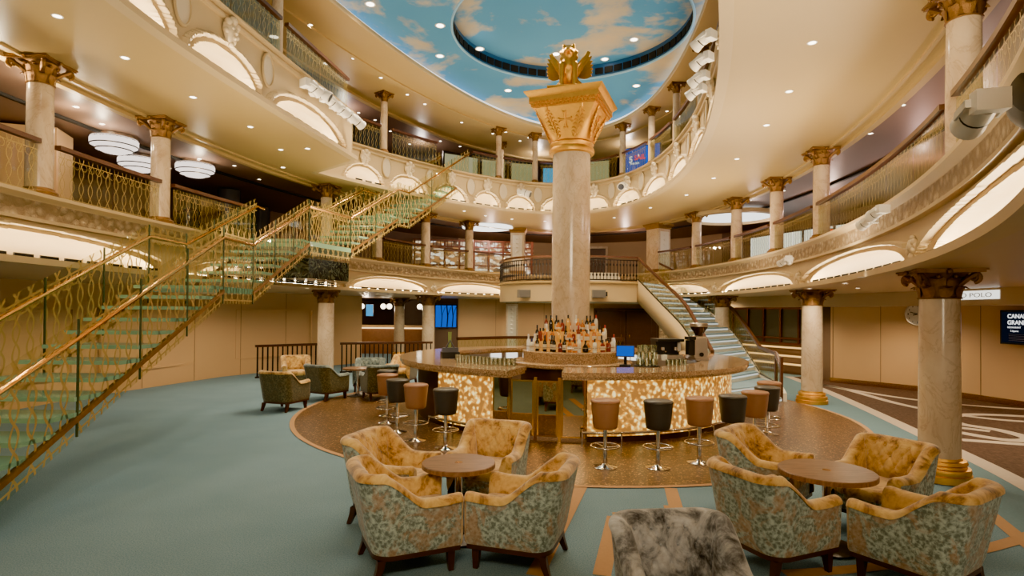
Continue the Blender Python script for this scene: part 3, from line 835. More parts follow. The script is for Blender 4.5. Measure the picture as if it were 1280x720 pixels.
# ------------------------------------------------------------------ right curved staircase
cst = thing('curved_staircase', 'curved white staircase with pale blue carpet treads and dark handrails at right', 'staircase')
I_ = [(0.33,4.62,13.25),(.9,4.72,14.6),(1.54,4.72,15.9),(2.23,4.47,17.4),(3.0,4.08,18.7)]
O_ = [(0.33,6.6,15.3),(.9,6.75,16.7),(1.45,6.75,17.9),(2.3,6.25,19.7),(3.0,5.26,20.6)]
def byz(T, z):
    z = max(T[0][0], min(T[-1][0], z)); Pq = byz.c.setdefault(id(T), catmull(T, 12))
    for a, b in zip(Pq[:-1], Pq[1:]):
        if a[0] <= z <= b[0] + 1e-9:
            f = (z - a[0])/max(1e-9, b[0]-a[0]); return (a[1] + (b[1]-a[1])*f, a[2] + (b[2]-a[2])*f)
    return Pq[-1][1:]
byz.c = {}
N = 17; zz = [.33 + (3.0-.33)*i/N for i in range(N+1)]
for i in range(N):
    z = zz[i+1]; a, b, c, d = byz(I_, zz[i]), byz(O_, zz[i]), byz(O_, zz[i+1]), byz(I_, zz[i+1])
    m = MB(); m.prism([a, b, c, d], z - .24, z - .03, 0); o = m.build('tread', M['stone_white'], cst)
    e = lambda p, q, t: lerp(p, q, t)
    m = MB(); m.prism([e(a,b,.05), e(a,b,.95), e(d,c,.95), e(d,c,.05)], z - .03, z); m.build('carpet_pad', M['step_carpet'], o)
    f0, f1 = e(a,b,.06), e(a,b,.94); m = MB(); dx, dy = f1[0]-f0[0], f1[1]-f0[1]; L = math.hypot(dx, dy)
    nx, ny = dy/L*.012, -dx/L*.012
    m.beam([(f0[0]+nx, f0[1]+ny, z-.055), (f1[0]+nx, f1[1]+ny, z-.055)], .012, .03); m.build('step_light', M['step_led'], o)
# foot of the stair: two wide steps and a small landing
foot = [((4.62,13.25),(6.6,15.3),(6.45,13.9),(4.85,12.8),.33), ((4.85,12.8),(6.45,13.9),(6.3,13.45),(5.1,12.5),.22), ((5.1,12.5),(6.3,13.45),(6.15,13.1),(5.3,12.25),.11)]
for a, b, c, d, z in foot:
    m = MB(); m.prism([a, b, c, d], .009, z - .02); o = m.build('tread', M['stone_white'], cst)
    m = MB(); m.prism([lerp(a,b,.03), lerp(a,b,.97), lerp(d,c,.97), lerp(d,c,.03)], z - .02, z); m.build('carpet_pad', M['step_carpet'], o)
    m = MB(); m.beam([(*lerp(d,c,.03), z - .05), (*lerp(d,c,.97), z - .05)], .03, .025); m.build('step_light', M['step_led'], o)
def side_strip(T, up, dn, zs, mat, name, w=.06):
    m = MB(); P = [byz(T, z) for z in zs]
    m.grid([[(p[0], p[1], z + dn(z)) for p, z in zip(P, zs)], [(p[0], p[1], z + up(z)) for p, z in zip(P, zs)]])
    o = m.build(name, mat, cst, 40); sm = o.modifiers.new('s', 'SOLIDIFY'); sm.thickness = w; sm.offset = 0; return o
zs = [.33 + 2.67*i/40 for i in range(41)]
side_strip(I_, lambda z: .08, lambda z: -.62 if z > 1.0 else -z + .01, zs, M['cream'], 'inner_stringer')
side_strip(O_, lambda z: .10, lambda z: -.4 if z > .5 else -.3, zs, M['stone_white'], 'outer_stringer')
m = MB()   # plaster soffit under the flight
m.grid([[(*byz(I_, z), max(.02, z - .55)) for z in zs], [(*byz(O_, z), max(.02, z - .38)) for z in zs]]); m.build('stair_soffit', M['cream'], cst, 40)
def curved_glass(P, H, mat):
    L = [0]
    for a, b in zip(P[:-1], P[1:]): L.append(L[-1] + math.dist(a[:2], b[:2]))
    n = max(1, round(L[-1]/1.2)); k = (len(P)-1)/n
    for i in range(n):
        a, b = round(i*k), round((i+1)*k); seg = P[a:b+1]; m = MB()
        m.grid([[(p[0], p[1], p[2]) for p in seg], [(p[0], p[1], p[2] + H) for p in seg]], uv=[[(l, 0) for l in L[a:b+1]], [(l, H) for l in L[a:b+1]]])
        m.build('glass_panel', mat, cst, 0)
    m = MB(); m.beam([(p[0], p[1], p[2] + H + .03) for p in P], .075, .075); m.build('handrail', M['rail'], cst, 40)
    m = MB(); m.beam([(p[0], p[1], p[2] + .0) for p in P], .03, .03); m.build('glass_channel', M['black'], cst, 40)
curved_glass([(*byz(I_, z), z + .1) for z in zs], .66, M['glass_lattice'])
curved_glass([(*byz(O_, z), z + .1) for z in zs], .66, M['glass_lattice'])
curved_glass([lerp((6.6,15.3,.43), (6.38,13.9,.36), i/6) for i in range(7)], .66, M['glass_lattice'])
curved_glass([lerp((6.38,13.9,.36), (6.18,13.2,.08), i/6) for i in range(7)], .66, M['glass_lattice'])
for p, z in (((6.38,13.9), .02), ((6.17,13.18), .02)):
    m = MB(); m.box((p[0], p[1], z + .5), (.06, .06, 1.0 if z else .9)); m.build('newel_post', M['rail'], cst)
m = MB(); m.beam([(6.62,15.3,.22), (6.42,13.9,.22), (6.22,13.15,.05)], .12, .3); m.build('outer_stringer', M['stone_white'], cst)
# landing balcony behind the pillar
LP = catmull([(5.26,20.6),(6.2,22.0)], 2)
front = catmull([(-.45,21.2),(-.3,20.0),(.25,18.95),(1.2,18.45),(2.4,18.35),(3.4,18.5),(4.08,18.7)], 8)
poly = front + [(5.26,20.6),(5.1,22.4),(-.3,22.4)]
m = MB(); m.prism(poly, 2.36, 3.0, 0); lb = struct(m.build('trim_15', M['cream'], smooth=30))
m = MB(); m.beam([(x, y, 2.98) for x, y in front], .12, .06); struct(m.build('trim_16', M['soffit']))
for i in range(3):   # steps up to the gallery
    m = MB(); m.box((3.0, 21.2 + i*.3, 3.0 + .085*(i+1)), (2.0, .3, .17*(i+1))); m.build('gallery_step', M['stone_white'], lb)
ir = thing('iron_railing', 'dark ornamental iron railing around the stair landing behind the pillar', 'railing', (1.2,18.5,3.0))
F_ = [(x-1.2, y-18.5) for x, y in front]
m = MB(); m.beam([(x, y, .80) for x, y in F_], .08, .06); m.build('handrail', M['rail'], ir)
m = MB(); m.beam([(x, y, .06) for x, y in F_], .04, .04); m.beam([(x, y, .70) for x, y in F_], .03, .03); m.build('railing_bars', M['iron'], ir)
m = MB(); FC = Curve(F_ + F_[::-1]); LT = FC.T/2; q = .05
while q < LT:
    (x, y), _ = FC.at(q); m.box((x, y, .38), (.022, .022, .64))
    for z in (.22, .55): m.ball((x, y, z), .035, 6, sc=(1,1,1.6))
    q += .115
m.build('balusters', M['iron'], ir, 30)['kind'] = 'stuff'
for x, y, rz, lab in ((.38,18.72,.35,'grey wall loudspeaker on the landing balcony left of the pillar'), (2.75,18.30,0,'grey wall loudspeaker on the landing balcony right of the pillar')):
    t = thing('loudspeaker', lab, 'speaker', (x, y, 2.6), rz, 'balcony loudspeakers')
    m = MB(); m.box((0,-.02,0), (.42,.18,.26)); m.build('cabinet', M['grey'], t)
    m = MB(); m.box((0,-.115,0), (.38,.02,.22)); m.build('grille', plain('speaker_grille', (100,96,90), .8), t)
    m = MB(); m.box((.25,.0,0), (.06,.05,.14)); m.build('bracket', M['black'], t)

# ------------------------------------------------------------------ bar
def arc(r, a0, a1, n=None):
    n = n or max(3, int(abs(a1-a0)*r/.1)); return [(r*math.cos(a0 + (a1-a0)*i/n), r*math.sin(a0 + (a1-a0)*i/n)) for i in range(n+1)]
def sector(m, r0, r1, a0, a1, z0, z1, mat=0, bev=.0):
    A, B = arc(r0, a0, a1), arc(r1, a0, a1, None); n = max(len(A), len(B)); A, B = arc(r0, a0, a1, n), arc(r1, a0, a1, n)
    m.grid([[(*p, z1) for p in A], [(*p, z1) for p in B], [(*p, z0) for p in B], [(*p, z0) for p in A]], mat, cv=True)
    for k in (0, -1):
        q = [(*A[k], z1), (*B[k], z1), (*B[k], z0), (*A[k], z0)]
        m.add(q, [(0,1,2,3) if k else (3,2,1,0)], mat)
gapL, gapR = math.atan2(8.79-12, -.05-1.2), math.atan2(8.5-12, .74-1.2)    # -111 deg, -97.5 deg
bar = thing('bar_counter', 'round bar with brown granite top and glowing onyx front panels', 'bar', (BC[0], BC[1], .008))
A0, A1 = gapR, gapL + 2*PI
m = MB()
sector(m, 2.62, 3.46, A0, A1, 1.03, 1.10)
m.build('granite_top', M['granite'], bar, 35)
m = MB(); sector(m, 2.66, 3.43, A0 + .004, A1 - .004, .985, 1.03); m.build('top_underside', M['granite'], bar, 35)
aL0, aL1 = math.atan2(9.73-12, -1.53-1.2), math.atan2(8.83-12, -.55-1.2)
aR0, aR1 = math.atan2(8.78-12, 1.17-1.2), math.atan2(10.74-12, 4.07-1.2)
for a0, a1 in ((aL0 - .02, aL1), (aR0, aR1 + .06)):
    m = MB(); sector(m, 3.10, 3.16, a0, a1, .10, .985); m.build('onyx_panel', M['onyx'], bar, 35)
m = MB(); sector(m, 3.02, 3.10, aR1 + .06, aL0 + 2*PI - .02, .05, .985); m.build('rear_panel', M['wood'], bar, 35)
m = MB(); sector(m, 2.8, 3.09, aR0, A1 - (gapL - aL1), .0, .1); sector(m, 3.0, 3.12, aR0, aR1 + .06, 0, .1); m.build('plinth', M['wood'], bar, 35)
m = MB(); sector(m, 2.70, 2.76, A0 + .15, A1 - .3, .1, .985); m.build('inner_cabinets', M['steel'], bar, 35)
# mirrored gate and side panels
def mpanel(a, b, z0, z1, name='mirror_panel'):
    p, q = (3.12*math.cos(a), 3.12*math.sin(a)), (3.12*math.cos(b), 3.12*math.sin(b))
    m = MB(); m.beam([(*p, (z0+z1)/2), (*q, (z0+z1)/2)], .03, z1-z0); o = m.build(name, M['mirror'], bar)
    m = MB()
    for z in (z0 + .012, z1 - .012): m.beam([(*p, z), (*q, z)], .045, .024)
    for c in (p, q): m.box((*c, (z0+z1)/2), (.035, .035, z1-z0))
    m.build('brass_frame', M['brass'], o)
g0, g1, g2, g3_, g4 = aL1 + .012, gapL - .03, (gapL+gapR)/2 - .015, gapR - .015, aR0 - .012
mpanel(g0, g1, .06, .97); mpanel(g1 + .012, g2 - .012, .07, .93, 'gate_leaf'); mpanel(g2 + .012, g3_ - .012, .07, .93, 'gate_leaf'); mpanel(g3_ + .012, g4, .06, .97)
m = MB()
for a in (g1, g2, g3_): m.box((3.12*math.cos(a), 3.12*math.sin(a), .49), (.045, .045, .98), a)
m.build('gate_posts', M['brass'], bar)
# foot rail
for a0, a1, nm in ((aL0 - .02, aL1 + .0, 'foot_rail'), (aR0 - .03, aR1 + .06, 'foot_rail')):
    m = MB(); m.tube([(x, y, .19) for x, y in arc(3.34, a0, a1)], .022, 8); o = m.build(nm, M['chrome'], bar, 60)
    m = MB(); k = int((a1-a0)/.2) + 1
    for i in range(k + 1):
        a = a0 + (a1-a0)*i/k; m.tube([(3.34*math.cos(a), 3.34*math.sin(a), .19), (3.34*math.cos(a), 3.34*math.sin(a), .0)], .014, 6); m.tube([(3.34*math.cos(a), 3.34*math.sin(a), .17), (3.12*math.cos(a), 3.12*math.sin(a), .17)], .012, 6)
    m.build('rail_bracket', M['chrome'], o, 60)
for a in (2.2, 2.03, 1.1, .95, .82):
    m = MB(); p = arc(2.68, a - .055, a + .055, 4); m.beam([(*q, .91) for q in p], .03, .13); m.build('shelf_light', M['signface'], bar)
# island with column
isl = thing('bar_island', 'round granite bar island with lit bottle tiers around the pillar', 'bar island', (BC[0] + .02, BC[1], .008))
m = MB(); m.lathe([(1.02, 0), (1.02, .92)], 64, cap=False); m.build('cabinet', M['wood'], isl, 40)
m = MB(); m.lathe([(.95, .92), (1.26, .92), (1.28, .94), (1.28, .99), (1.26, 1.0), (.9, 1.0)], 72, cap=False); m.build('granite_ledge', M['granite'], isl, 40)
m = MB(); m.lathe([(.99, .99), (.99, 1.2), (.96, 1.22), (.8, 1.22)], 72, cap=False); m.build('granite_drum', M['granite'], isl, 40)
m = MB(); m.lathe([(.80, 1.2), (.80, 1.40), (.79, 1.41), (.62, 1.41)], 64, cap=False); m.lathe([(.63, 1.40), (.63, 1.60), (.62, 1.61), (.38, 1.61)], 64, cap=False); m.build('lit_tier', M['amber_step'], isl, 40)
m = MB()
m.tube([(*p, 1.31) for p in arc(1.0, 0, 2*PI, 72)], .007, 6)
m.build('bottle_rail', M['chrome'], isl, 60)
# giant pillar
pil = thing('pillar', 'huge marble pillar with square gilded capital rising from the bar', 'pillar', (1.22, 12.0, 1.6))
m = MB(); m.lathe([(.395, 0), (.395, 1.9), (.388, 3.69)], 48, cap=False); m.build('shaft', M['marble'], pil, 60)
m = MB(); m.lathe([(.392, 2.0), (.3925, 2.012), (.392, 2.024)], 48, cap=False); m.build('joint_line', M['soffit'], pil, 60)
m = MB()
m.lathe([(.40, 3.86), (.46, 3.88), (.475, 3.93), (.46, 3.98), (.43, 4.0), (.44, 4.04), (.46, 4.07), (.44, 4.1), (.40, 4.12)], 48, cap=False)
n = 40; rows = []
def sqr(a, R, e):   # rounded square radius
    c, s_ = abs(math.cos(a)), abs(math.sin(a)); return R/((c**e + s_**e)**(1/e))
for i in range(9):
    t = i/8; e = 2 + 10*t**1.3; R = .40 + .24*t**1.25; z = 4.1 + .62*t
    rows.append([(sqr(2*PI*j/n, R, e)*math.cos(2*PI*j/n), sqr(2*PI*j/n, R, e)*math.sin(2*PI*j/n), z) for j in range(n)])
m.grid(rows, cu=True)
for s_, z0, z1 in ((1.30, 4.72, 4.78), (1.36, 4.78, 4.83), (1.42, 4.83, 4.9)): m.box((0,0,(z0+z1)/2), (s_, s_, z1-z0))
m.prism([(-.71,-.71),(.71,-.71),(.71,.71),(-.71,.71)], 4.9, 4.92)
for k in range(4):
    a = k*PI/2; 
    for i in range(17):
        for r_, z_ in ((.67, 4.765), (.70, 4.82)):
            u = -.62 + 1.24*i/16 + (.035 if r_ > .68 else 0); m.box((r_*math.cos(a) - u*math.sin(a), r_*math.sin(a) + u*math.cos(a), z_), (.035, .045, .035), a)
m.grid([[(-.71,-.71,4.92),(.71,-.71,4.92),(.71,.71,4.92),(-.71,.71,4.92)], [(-.79,-.79,5.0),(.79,-.79,5.0),(.79,.79,5.0),(-.79,.79,5.0)], [(-.8,-.8,5.03),(.8,-.8,5.03),(.8,.8,5.03),(-.8,.8,5.03)]], cu=True)
m.add([(-.8,-.8,5.03),(.8,-.8,5.03),(.8,.8,5.03),(-.8,.8,5.03)], [(0,1,2,3)])
cap = m.build('capital', M['gold'], pil, 35); cap.rotation_euler[2] = math.radians(-20.7); cap.location.z = -.19
for k in range(4):   # cross and acanthus leaves on each face
    a = -PI/2 + k*PI/2; m = MB()
    def fp(u, v, w=0):
        t = max(0, min(1, (v - 4.1)/.62)); R = .40 + .24*t**1.25 + .015 + w
        x, y = R, u; return (x*math.cos(a) - y*math.sin(a), x*math.sin(a) + y*math.cos(a), v)
    for s_ in (-1, 1):
        for (u0, v0, u1, v1) in ((.0, 4.46, .11*s_, 4.46), (.0, 4.46, 0, 4.46 + .12*s_)):
            m.tube([fp(u0,v0), fp((u0+u1)/2,(v0+v1)/2,.01), fp(u1,v1)], [.018,.016,.026], 6)
            for d in (-1, 1):
                ex, ey = (u1, v1); m.ball(fp(ex + (.03*d if abs(v1-v0) > .01 else .02*s_), ey + (.03*d if abs(u1-u0) > .01 else .02*s_)), .022, 6)
        for j in range(9):
            t = j/8; u = s_*(.17 + .2*t + .02*math.sin(t*PI)); v = 4.16 + .52*t
            w = .1*math.sin(PI*min(1, .12 + t*.9)) + .015
            m.tube([fp(u, v - .02), fp(u + s_*w*.6, v + .03, .012), fp(u + s_*w, v + .01, .0)], [.02,.018,.008], 5)
            m.tube([fp(u, v - .02), fp(u - s_*w*.6, v + .03, .012), fp(u - s_*w, v + .01, .0)], [.02,.018,.008], 5)
        m.tube([fp(s_*(.17 + .2*t/8), 4.12 + .56*t/8, .01) for t in range(9)], .014, 5)
    m.build('leaf_carving', M['gold'], cap, 60)
# winged lion
lion = thing('lion_statue', 'gilded seated winged lion statue on top of the pillar', 'statue', (1.12, 11.68, 6.452), math.radians(-10)); lion.scale = (1.12, 1.0, 1.12)
def meta(elems, name, mat, parent, res=.03):
    mb = bpy.data.metaballs.new('tmpmeta'); mb.resolution = res; mb.render_resolution = res; mb.threshold = .35
    for (x, y, z), r, sc in elems:
        e = mb.elements.new(type='ELLIPSOID'); e.co = (x, y, z); e.radius = r; e.size_x, e.size_y, e.size_z = sc
    ob = bpy.data.objects.new('tmpmeta', mb); COL.objects.link(ob)
    dg = bpy.context.evaluated_depsgraph_get(); dg.update()
    me = bpy.data.meshes.new_from_object(ob.evaluated_get(dg)); bpy.data.objects.remove(ob); bpy.data.metaballs.remove(mb)
    me.name = name; me.materials.clear(); me.materials.append(mat)
    me.polygons.foreach_set('use_smooth', [True]*len(me.polygons))
    o = bpy.data.objects.new(name, me); COL.objects.link(o); o.parent = parent; return o
el = [((0,.12,.24), .26, (1,1.05,.95)), ((0,-.02,.36), .24, (.95,.85,1.1)), ((0,-.06,.52), .22, (1,.85,.95)),
      ((0,-.10,.70), .17, (1,.9,.95)), ((0,-.20,.72), .12, (.9,.9,.8)), ((0,-.29,.69), .085, (1,.9,.75)), ((-.085,-.1,.84), .06, (1,.7,1)), ((.085,-.1,.84), .06, (1,.7,1)),
      ((-.17,.10,.14), .17, (.75,1.2,.9)), ((.17,.10,.14), .17, (.75,1.2,.9)), ((-.2,-.12,.05), .1, (.9,1.6,.6)), ((.2,-.12,.05), .1, (.9,1.6,.6)),
      ((0,.42,.08), .08, (1,1.6,.8)), ((.16,.5,.12), .07, (1.5,1,.8))]
for s_ in (-1, 1):
    for i in range(6): el.append(((s_*(.11 + .01*i/5), -.2 - .02*i/5, .46 - .08*i), .085 - .004*i, (1,1,1.25)))
    el.append(((s_*.12,-.29,.045), .085, (1,1.3,.65)))
for i in range(10):
    a = 2*PI*i/10; el.append(((.125*math.sin(a), -.06, .68 + .14*math.cos(a)), .075, (1,.9,1)))
meta(el, 'body', M['gold'], lion, .035)
for s_ in (-1, 1):
    m = MB()
    for j in range(7):
        t = j/6; L = .26 + .20*t; ang = .15 + .95*t*.8
        rows = []
        for i in range(6):
            q = i/5; w = .055*(math.sin(PI*(.15 + .8*q)))
            cx_, cz_ = s_*(.12 + .05*(1-t) + L*q*math.cos(ang)*.9), .34 + .08*t + L*q*math.sin(ang)
            rows.append([(cx_ + u*w*math.sin(ang)*s_, .08 + .10*q - .012*j + (.012 if u == 0 else 0), cz_ - u*w*math.cos(ang)) for u in (-1, 0, 1)])
        m.grid(rows); m.grid([[(x, y + .02, z) for x, y, z in r] for r in rows], flip=True)
    m.tube([(s_*.1,.06,.34), (s_*.2,.07,.5), (s_*.3,.12,.68), (s_*.34,.15,.8)], [.06,.06,.05,.03], 8)
    m.build('wing', M['gold'], lion, 60)
m = MB(); m.prism([(-.36,-.42),(.36,-.42),(.36,.48),(-.36,.48)], 0, .03); m.build('plinth', M['gold'], lion)
# ------------------------------------------------------------------ bottles on the island
def bottle_proto(kind):
    P = {'wine': [(.036,0),(.038,.01),(.038,.18),(.03,.21),(.014,.235),(.013,.29),(.016,.292),(.016,.3)],
         'whisky': [(.040,0),(.042,.01),(.042,.15),(.036,.18),(.015,.2),(.014,.24)],
         'cognac': [(.03,0),(.06,.02),(.062,.06),(.05,.12),(.018,.17),(.014,.21)],
         'tall': [(.034,0),(.036,.01),(.038,.2),(.03,.24),(.014,.27),(.013,.31)],
         'square': [(.046,0),(.048,.008),(.046,.14),(.03,.165),(.016,.175),(.015,.22)]}[kind]
    cap_h = P[-1][1]; return P, cap_h
BR = {}
def bottle(kind, col, capcol, lab, pos, label, group):
    P, ch = bottle_proto(kind); key = (kind, col, capcol, lab)
    z0, z1 = P[2][1]*.28, P[2][1]*.82; rr = max(P[1][0], P[2][0])
    if kind == 'cognac': z0, z1, rr = .045, .09, .0635
    if key not in BR:
        t = thing('bottle', label, 'bottle', pos, 0, group)
        m = MB(); m.lathe(P, 14); m.build('glass_body', M[col], t, 50)
        m = MB(); m.lathe([(.017, ch - .045), (.017, ch + .02), (.013, ch + .024)], 10); m.build('cap', M[capcol], t, 50)
        if lab:
            m = MB(); a0 = -PI*.95; n = 8
            m.grid([[((rr+.002)*math.cos(a0 + PI*.9*i/n), (rr+.002)*math.sin(a0 + PI*.9*i/n), z) for i in range(n+1)] for z in (z0, z1)]); m.build('paper_label', M[lab], t, 60)
        BR[key] = t; return t
    return dup(BR[key], pos, 0, label, group)
cx0, cy0 = BC[0] + .02, BC[1]
TIER = {'front': (.89, 1.22+.008, [('wine','b_white','white','', 'frosted white bottle'), ('square','b_clear','screen_navy','paper','short bottle with blue stopper'), ('wine','b_dark','black','paper','dark wine bottle with cream label'), ('wine','b_dark','black','paper','dark wine bottle with cream label'), ('wine','b_dark','black','paper','slim dark wine bottle with cream label'), ('wine','b_dark','black','paper','dark bottle with pale label'), ('square','b_amber','black','paper','short amber bottle'), ('cognac','b_dark','black','', 'round black decanter bottle'), ('whisky','b_clear','black','paper','black labelled bottle'), ('square','b_red','black','paper','short red bottle'), ('square','b_red','black','','red squat bottle without label'), ('whisky','b_clear','white','paper','pale clear bottle'), ('tall','b_white','cap_red','', 'tall frosted bottle with red cap')]),
        'middle': (.71, 1.41+.008, [('wine','b_dark','black','paper','dark bottle'), ('whisky','b_red','black','', 'dark red whisky bottle'), ('whisky','b_amber','gold','', 'amber whisky bottle'), ('whisky','b_amber','black','paper','amber whisky bottle with label'), ('square','b_gold','gold','', 'square golden bottle'), ('cognac','b_amber','gold','paper','round amber cognac bottle'), ('tall','b_red','cap_red','paper','tall red bottle with band label'), ('square','b_amber','black','paper','square amber bottle'), ('whisky','b_amber','gold','paper','gold capped amber bottle'), ('square','b_gold','white','paper','square golden bottle with label'), ('whisky','b_clear','gold','paper','pale bottle with label'), ('tall','b_clear','cap_red','paper','tall clear bottle with red cap')]),
        'top': (.53, 1.61+.008, [('wine','b_red','black','paper','dark red bottle'), ('wine','b_dark','black','', 'dark bottle'), ('cognac','b_amber','black','paper','round shouldered amber bottle'), ('tall','b_gold','black','', 'tall golden bottle'), ('whisky','b_amber','gold','paper','amber bottle'), ('wine','b_dark','black','paper','dark bottle with white label'), ('square','b_amber','black','paper','square amber bottle'), ('tall','b_clear','cap_red','paper','clear bottle with red top')])}
M['cap_red'] = plain('red_bottle_cap', (170,40,36), .4)
M['screen_navy'] = plain('navy_stopper', (40,50,110), .4)
for tn, (R, z, lst) in TIER.items():
    n = len(lst)
    for i, (k, c, cp, lb, ds) in enumerate(lst):
        a = math.radians(180 + 4 + 172*(i + .5)/n) if tn != 'top' else math.radians(180 + 172*(i + .5)/n + 4)
        bottle(k, c, cp, lb, (cx0 + R*math.cos(a), cy0 + R*math.sin(a), z), f'{ds}, {ORD[i]} from the left on the {tn} bottle tier', f'bottles on the {tn} tier')

extra = [('whisky','b_amber','black','paper','amber bottle with label'), ('square','b_red','black','', 'squat red bottle'), ('wine','b_dark','black','paper','dark wine bottle with label'), ('whisky','b_gold','gold','', 'golden bottle'), ('cognac','b_amber','gold','paper','round amber bottle'), ('tall','b_clear','white','paper','tall pale bottle with label')]
for tn, R, z, n in (('front', .89, 1.228, 12), ('middle', .71, 1.418, 11), ('top', .53, 1.618, 8)):
    for i in range(n):
        a = math.radians(180 + 4 + 172*(i + 1.0)/(n + 1)); k, c, cp, lb, ds = extra[(i*5 + len(tn)) % 6]
        R2_ = R - (.0 if tn == 'top' else .0); 
        bottle(k, c, cp, lb, (cx0 + (R - .105)*math.cos(a), cy0 + (R - .105)*math.sin(a), z), f'{ds}, {ORD[i]} from left, rear row of {tn} tier', f'rear row bottles on the {tn} tier')

# ------------------------------------------------------------------ things on the bar
CT = 1.108
def polar(r, deg): return (BC[0] + r*math.cos(math.radians(deg)), BC[1] + r*math.sin(math.radians(deg)))
gx, gy = 3.62, 11.15
t = thing('coffee_grinder', 'steel coffee grinder with dark bean hopper on the bar at right', 'coffee grinder', (gx, gy, CT), .15)
m = MB(); m.prism([(-.13,-.15),(.13,-.15),(.13,.18),(-.13,.18)], 0, .05); m.build('base', M['steel'], t)
m = MB(); rows = [[(x*s_, y*s_, z) for x, y in ((-.14,-.10),(.14,-.10),(.15,.0),(.13,.14),(-.13,.14),(-.15,.0))] for z, s_ in ((.05,1),(.4,.92),(.45,.8),(.47,.5))]; m.grid(rows, cu=True); m.build('body', M['steel'], t, 30)
m = MB(); m.lathe([(.07,.46),(.08,.5),(.15,.6),(.165,.64)], 24, cap=False); m.build('hopper', plain('smoked_hopper', (50,32,24), .15), t)
m = MB(); m.lathe([(.166,.64),(.17,.645),(.17,.70),(.16,.71)], 24); m.build('hopper_lid', M['steel'], t)
m = MB(); m.lathe([(.04,0),(.04,.02)], 12); ob = m.build('power_knob', M['black'], t, 40, (0,-.112,.11)); ob.rotation_euler[0] = PI/2
m = MB(); m.box((-.2,-.05,.24), (.12,.16,.28)); m.box((-.2,-.05,.42), (.14,.2,.06)); m.build('dosing_chamber', M['black'], t)
t = thing('espresso_machine', 'black espresso machine with steel group heads on the bar beside the grinder', 'coffee machine', (3.08, 11.45, CT), .1); t.scale = (.8,.8,.85)
m = MB(); m.box((0,.1,.28), (.62,.36,.24)); m.box((0,-.02,.43), (.66,.55,.06)); m.box((0,.1,.12), (.6,.3,.2)); m.build('housing', M['black'], t)
m = MB(); m.box((0,-.08,.05), (.62,.46,.09)); m.build('drip_tray', M['steel'], t)
for x in (-.16, .16):
    m = MB(); m.lathe([(.05,.2),(.05,.27)], 14, c=(x,-.16,0)); m.tube([(x,-.16,.2),(x,-.36,.18)], .016, 6); m.build('group_head', M['chrome'], t, 40)
m = MB(); m.box((.27,-.11,.28), (.07,.06,.2)); m.build('side_panel', M['white'], t)
for k, (x, y) in enumerate(((2.62,11.2),(2.75,11.05),(2.9,10.95))):
    m = MB(); m.lathe([(.05,0),(.06,.09),(.06,.1),(.052,.095),(.045,.01)], 14); tag(m.build('glass_jug', M['b_clear'], None, 40, (x, y, CT)), 'clear glass jug in front of the espresso machine, ' + ORD[k] + ' from the left', 'jug', 'jugs by the coffee machine')
# till
t = thing('pos_terminal', 'till with lit blue screen beside the bottle tiers', 'till', (2.12, 10.75, 1.0), -.25)
m = MB(); m.box((0,.02,.02), (.2,.22,.04)); m.tube([(0,.04,.04),(0,.06,.2)], .03, 8); m.build('stand', M['black'], t)
m = MB(); m.box((0,.0,.29), (.34,.03,.22), rx=-.3); m.build('bezel', M['black'], t)
m = MB(); m.box((0,-.018,.293), (.31,.008,.19), rx=-.3); m.build('screen', M['screenblue'], t)
m = MB(); m.prism(circle((0,0), .21, 32), 0, .015); tag(m.build('rubber_mat', M['black'], None, 30, (2.28, 9.72, CT)), 'round black drip mat under the stacked glasses', 'mat')
def tumbler(x, y, z, h=.1, r=.036):
    return MB_glass(x, y, z, h, r)
GP = []
def MB_glass(x, y, z, h, r, label, group):
    if not GP:
        m = MB(); m.lathe([(.028,0),(.036,.1),(.034,.1),(.026,.008)], 12); GP.append(m.build('drinking_glass', M['glass_ware'], None, 50)); o = GP[0]
    else: o = GP[0].copy(); COL.objects.link(o)
    o.location = (x, y, z); o.scale = (r/.036, r/.036, h/.1); return tag(o, label, 'glass', group)
M['glass_ware'] = glass('clear_glassware', (.86,.88,.84), .22)
for lv in range(3):
    for i in range(7):
        a = 2*PI*i/7 + lv*.4; rr = .14 - .01*lv
        MB_glass(2.28 + rr*math.cos(a), 9.72 + rr*math.sin(a), CT + .016 + lv*.115, .11, .05, f'glass in the tall round stack on the black mat, {["bottom","middle","top"][lv]} layer', 'glasses stacked on the black mat')
for i in range(9):
    MB_glass(2.66 + .085*(i % 5) + .02*(i//5), 9.78 + .13*(i//5) + .05*(i % 5), CT, .1, .036, 'small clear glass in the rows right of the black mat on the bar', 'small glasses right of the mat')
for i in range(16):
    a = math.radians(-141 + 1.75*i); MB_glass(BC[0] + 2.78*math.cos(a), BC[1] + 2.78*math.sin(a), CT, .13, .045, 'clear glass in the curved row on the left bar top', 'glasses along the left bar')
t = thing('garnish_caddy', 'black napkin and straw caddy with green straws on the left bar top', 'caddy', (-1.18, 11.05, CT), .3)
m = MB(); m.box((0,0,.06), (.34,.2,.12)); m.build('box', M['black'], t)
m = MB(); m.prism([(-.16,-.02),(.16,-.02),(.1,.1),(-.1,.1)], .12, .2); m.tube([(-.12,0,.12),(0,0,.34),(.12,0,.12)], .02, 6); m.build('napkin_holder', plain('pewter', (96,98,108), .3, .6), t)
for k in range(4):
    m = MB(); m.tube([(-.02 + .012*k, .02, .1), (-.03 + .018*k, .02, .5)], .006, 5); m.build('straw', plain('green_straw', (150,180,90), .5), t)

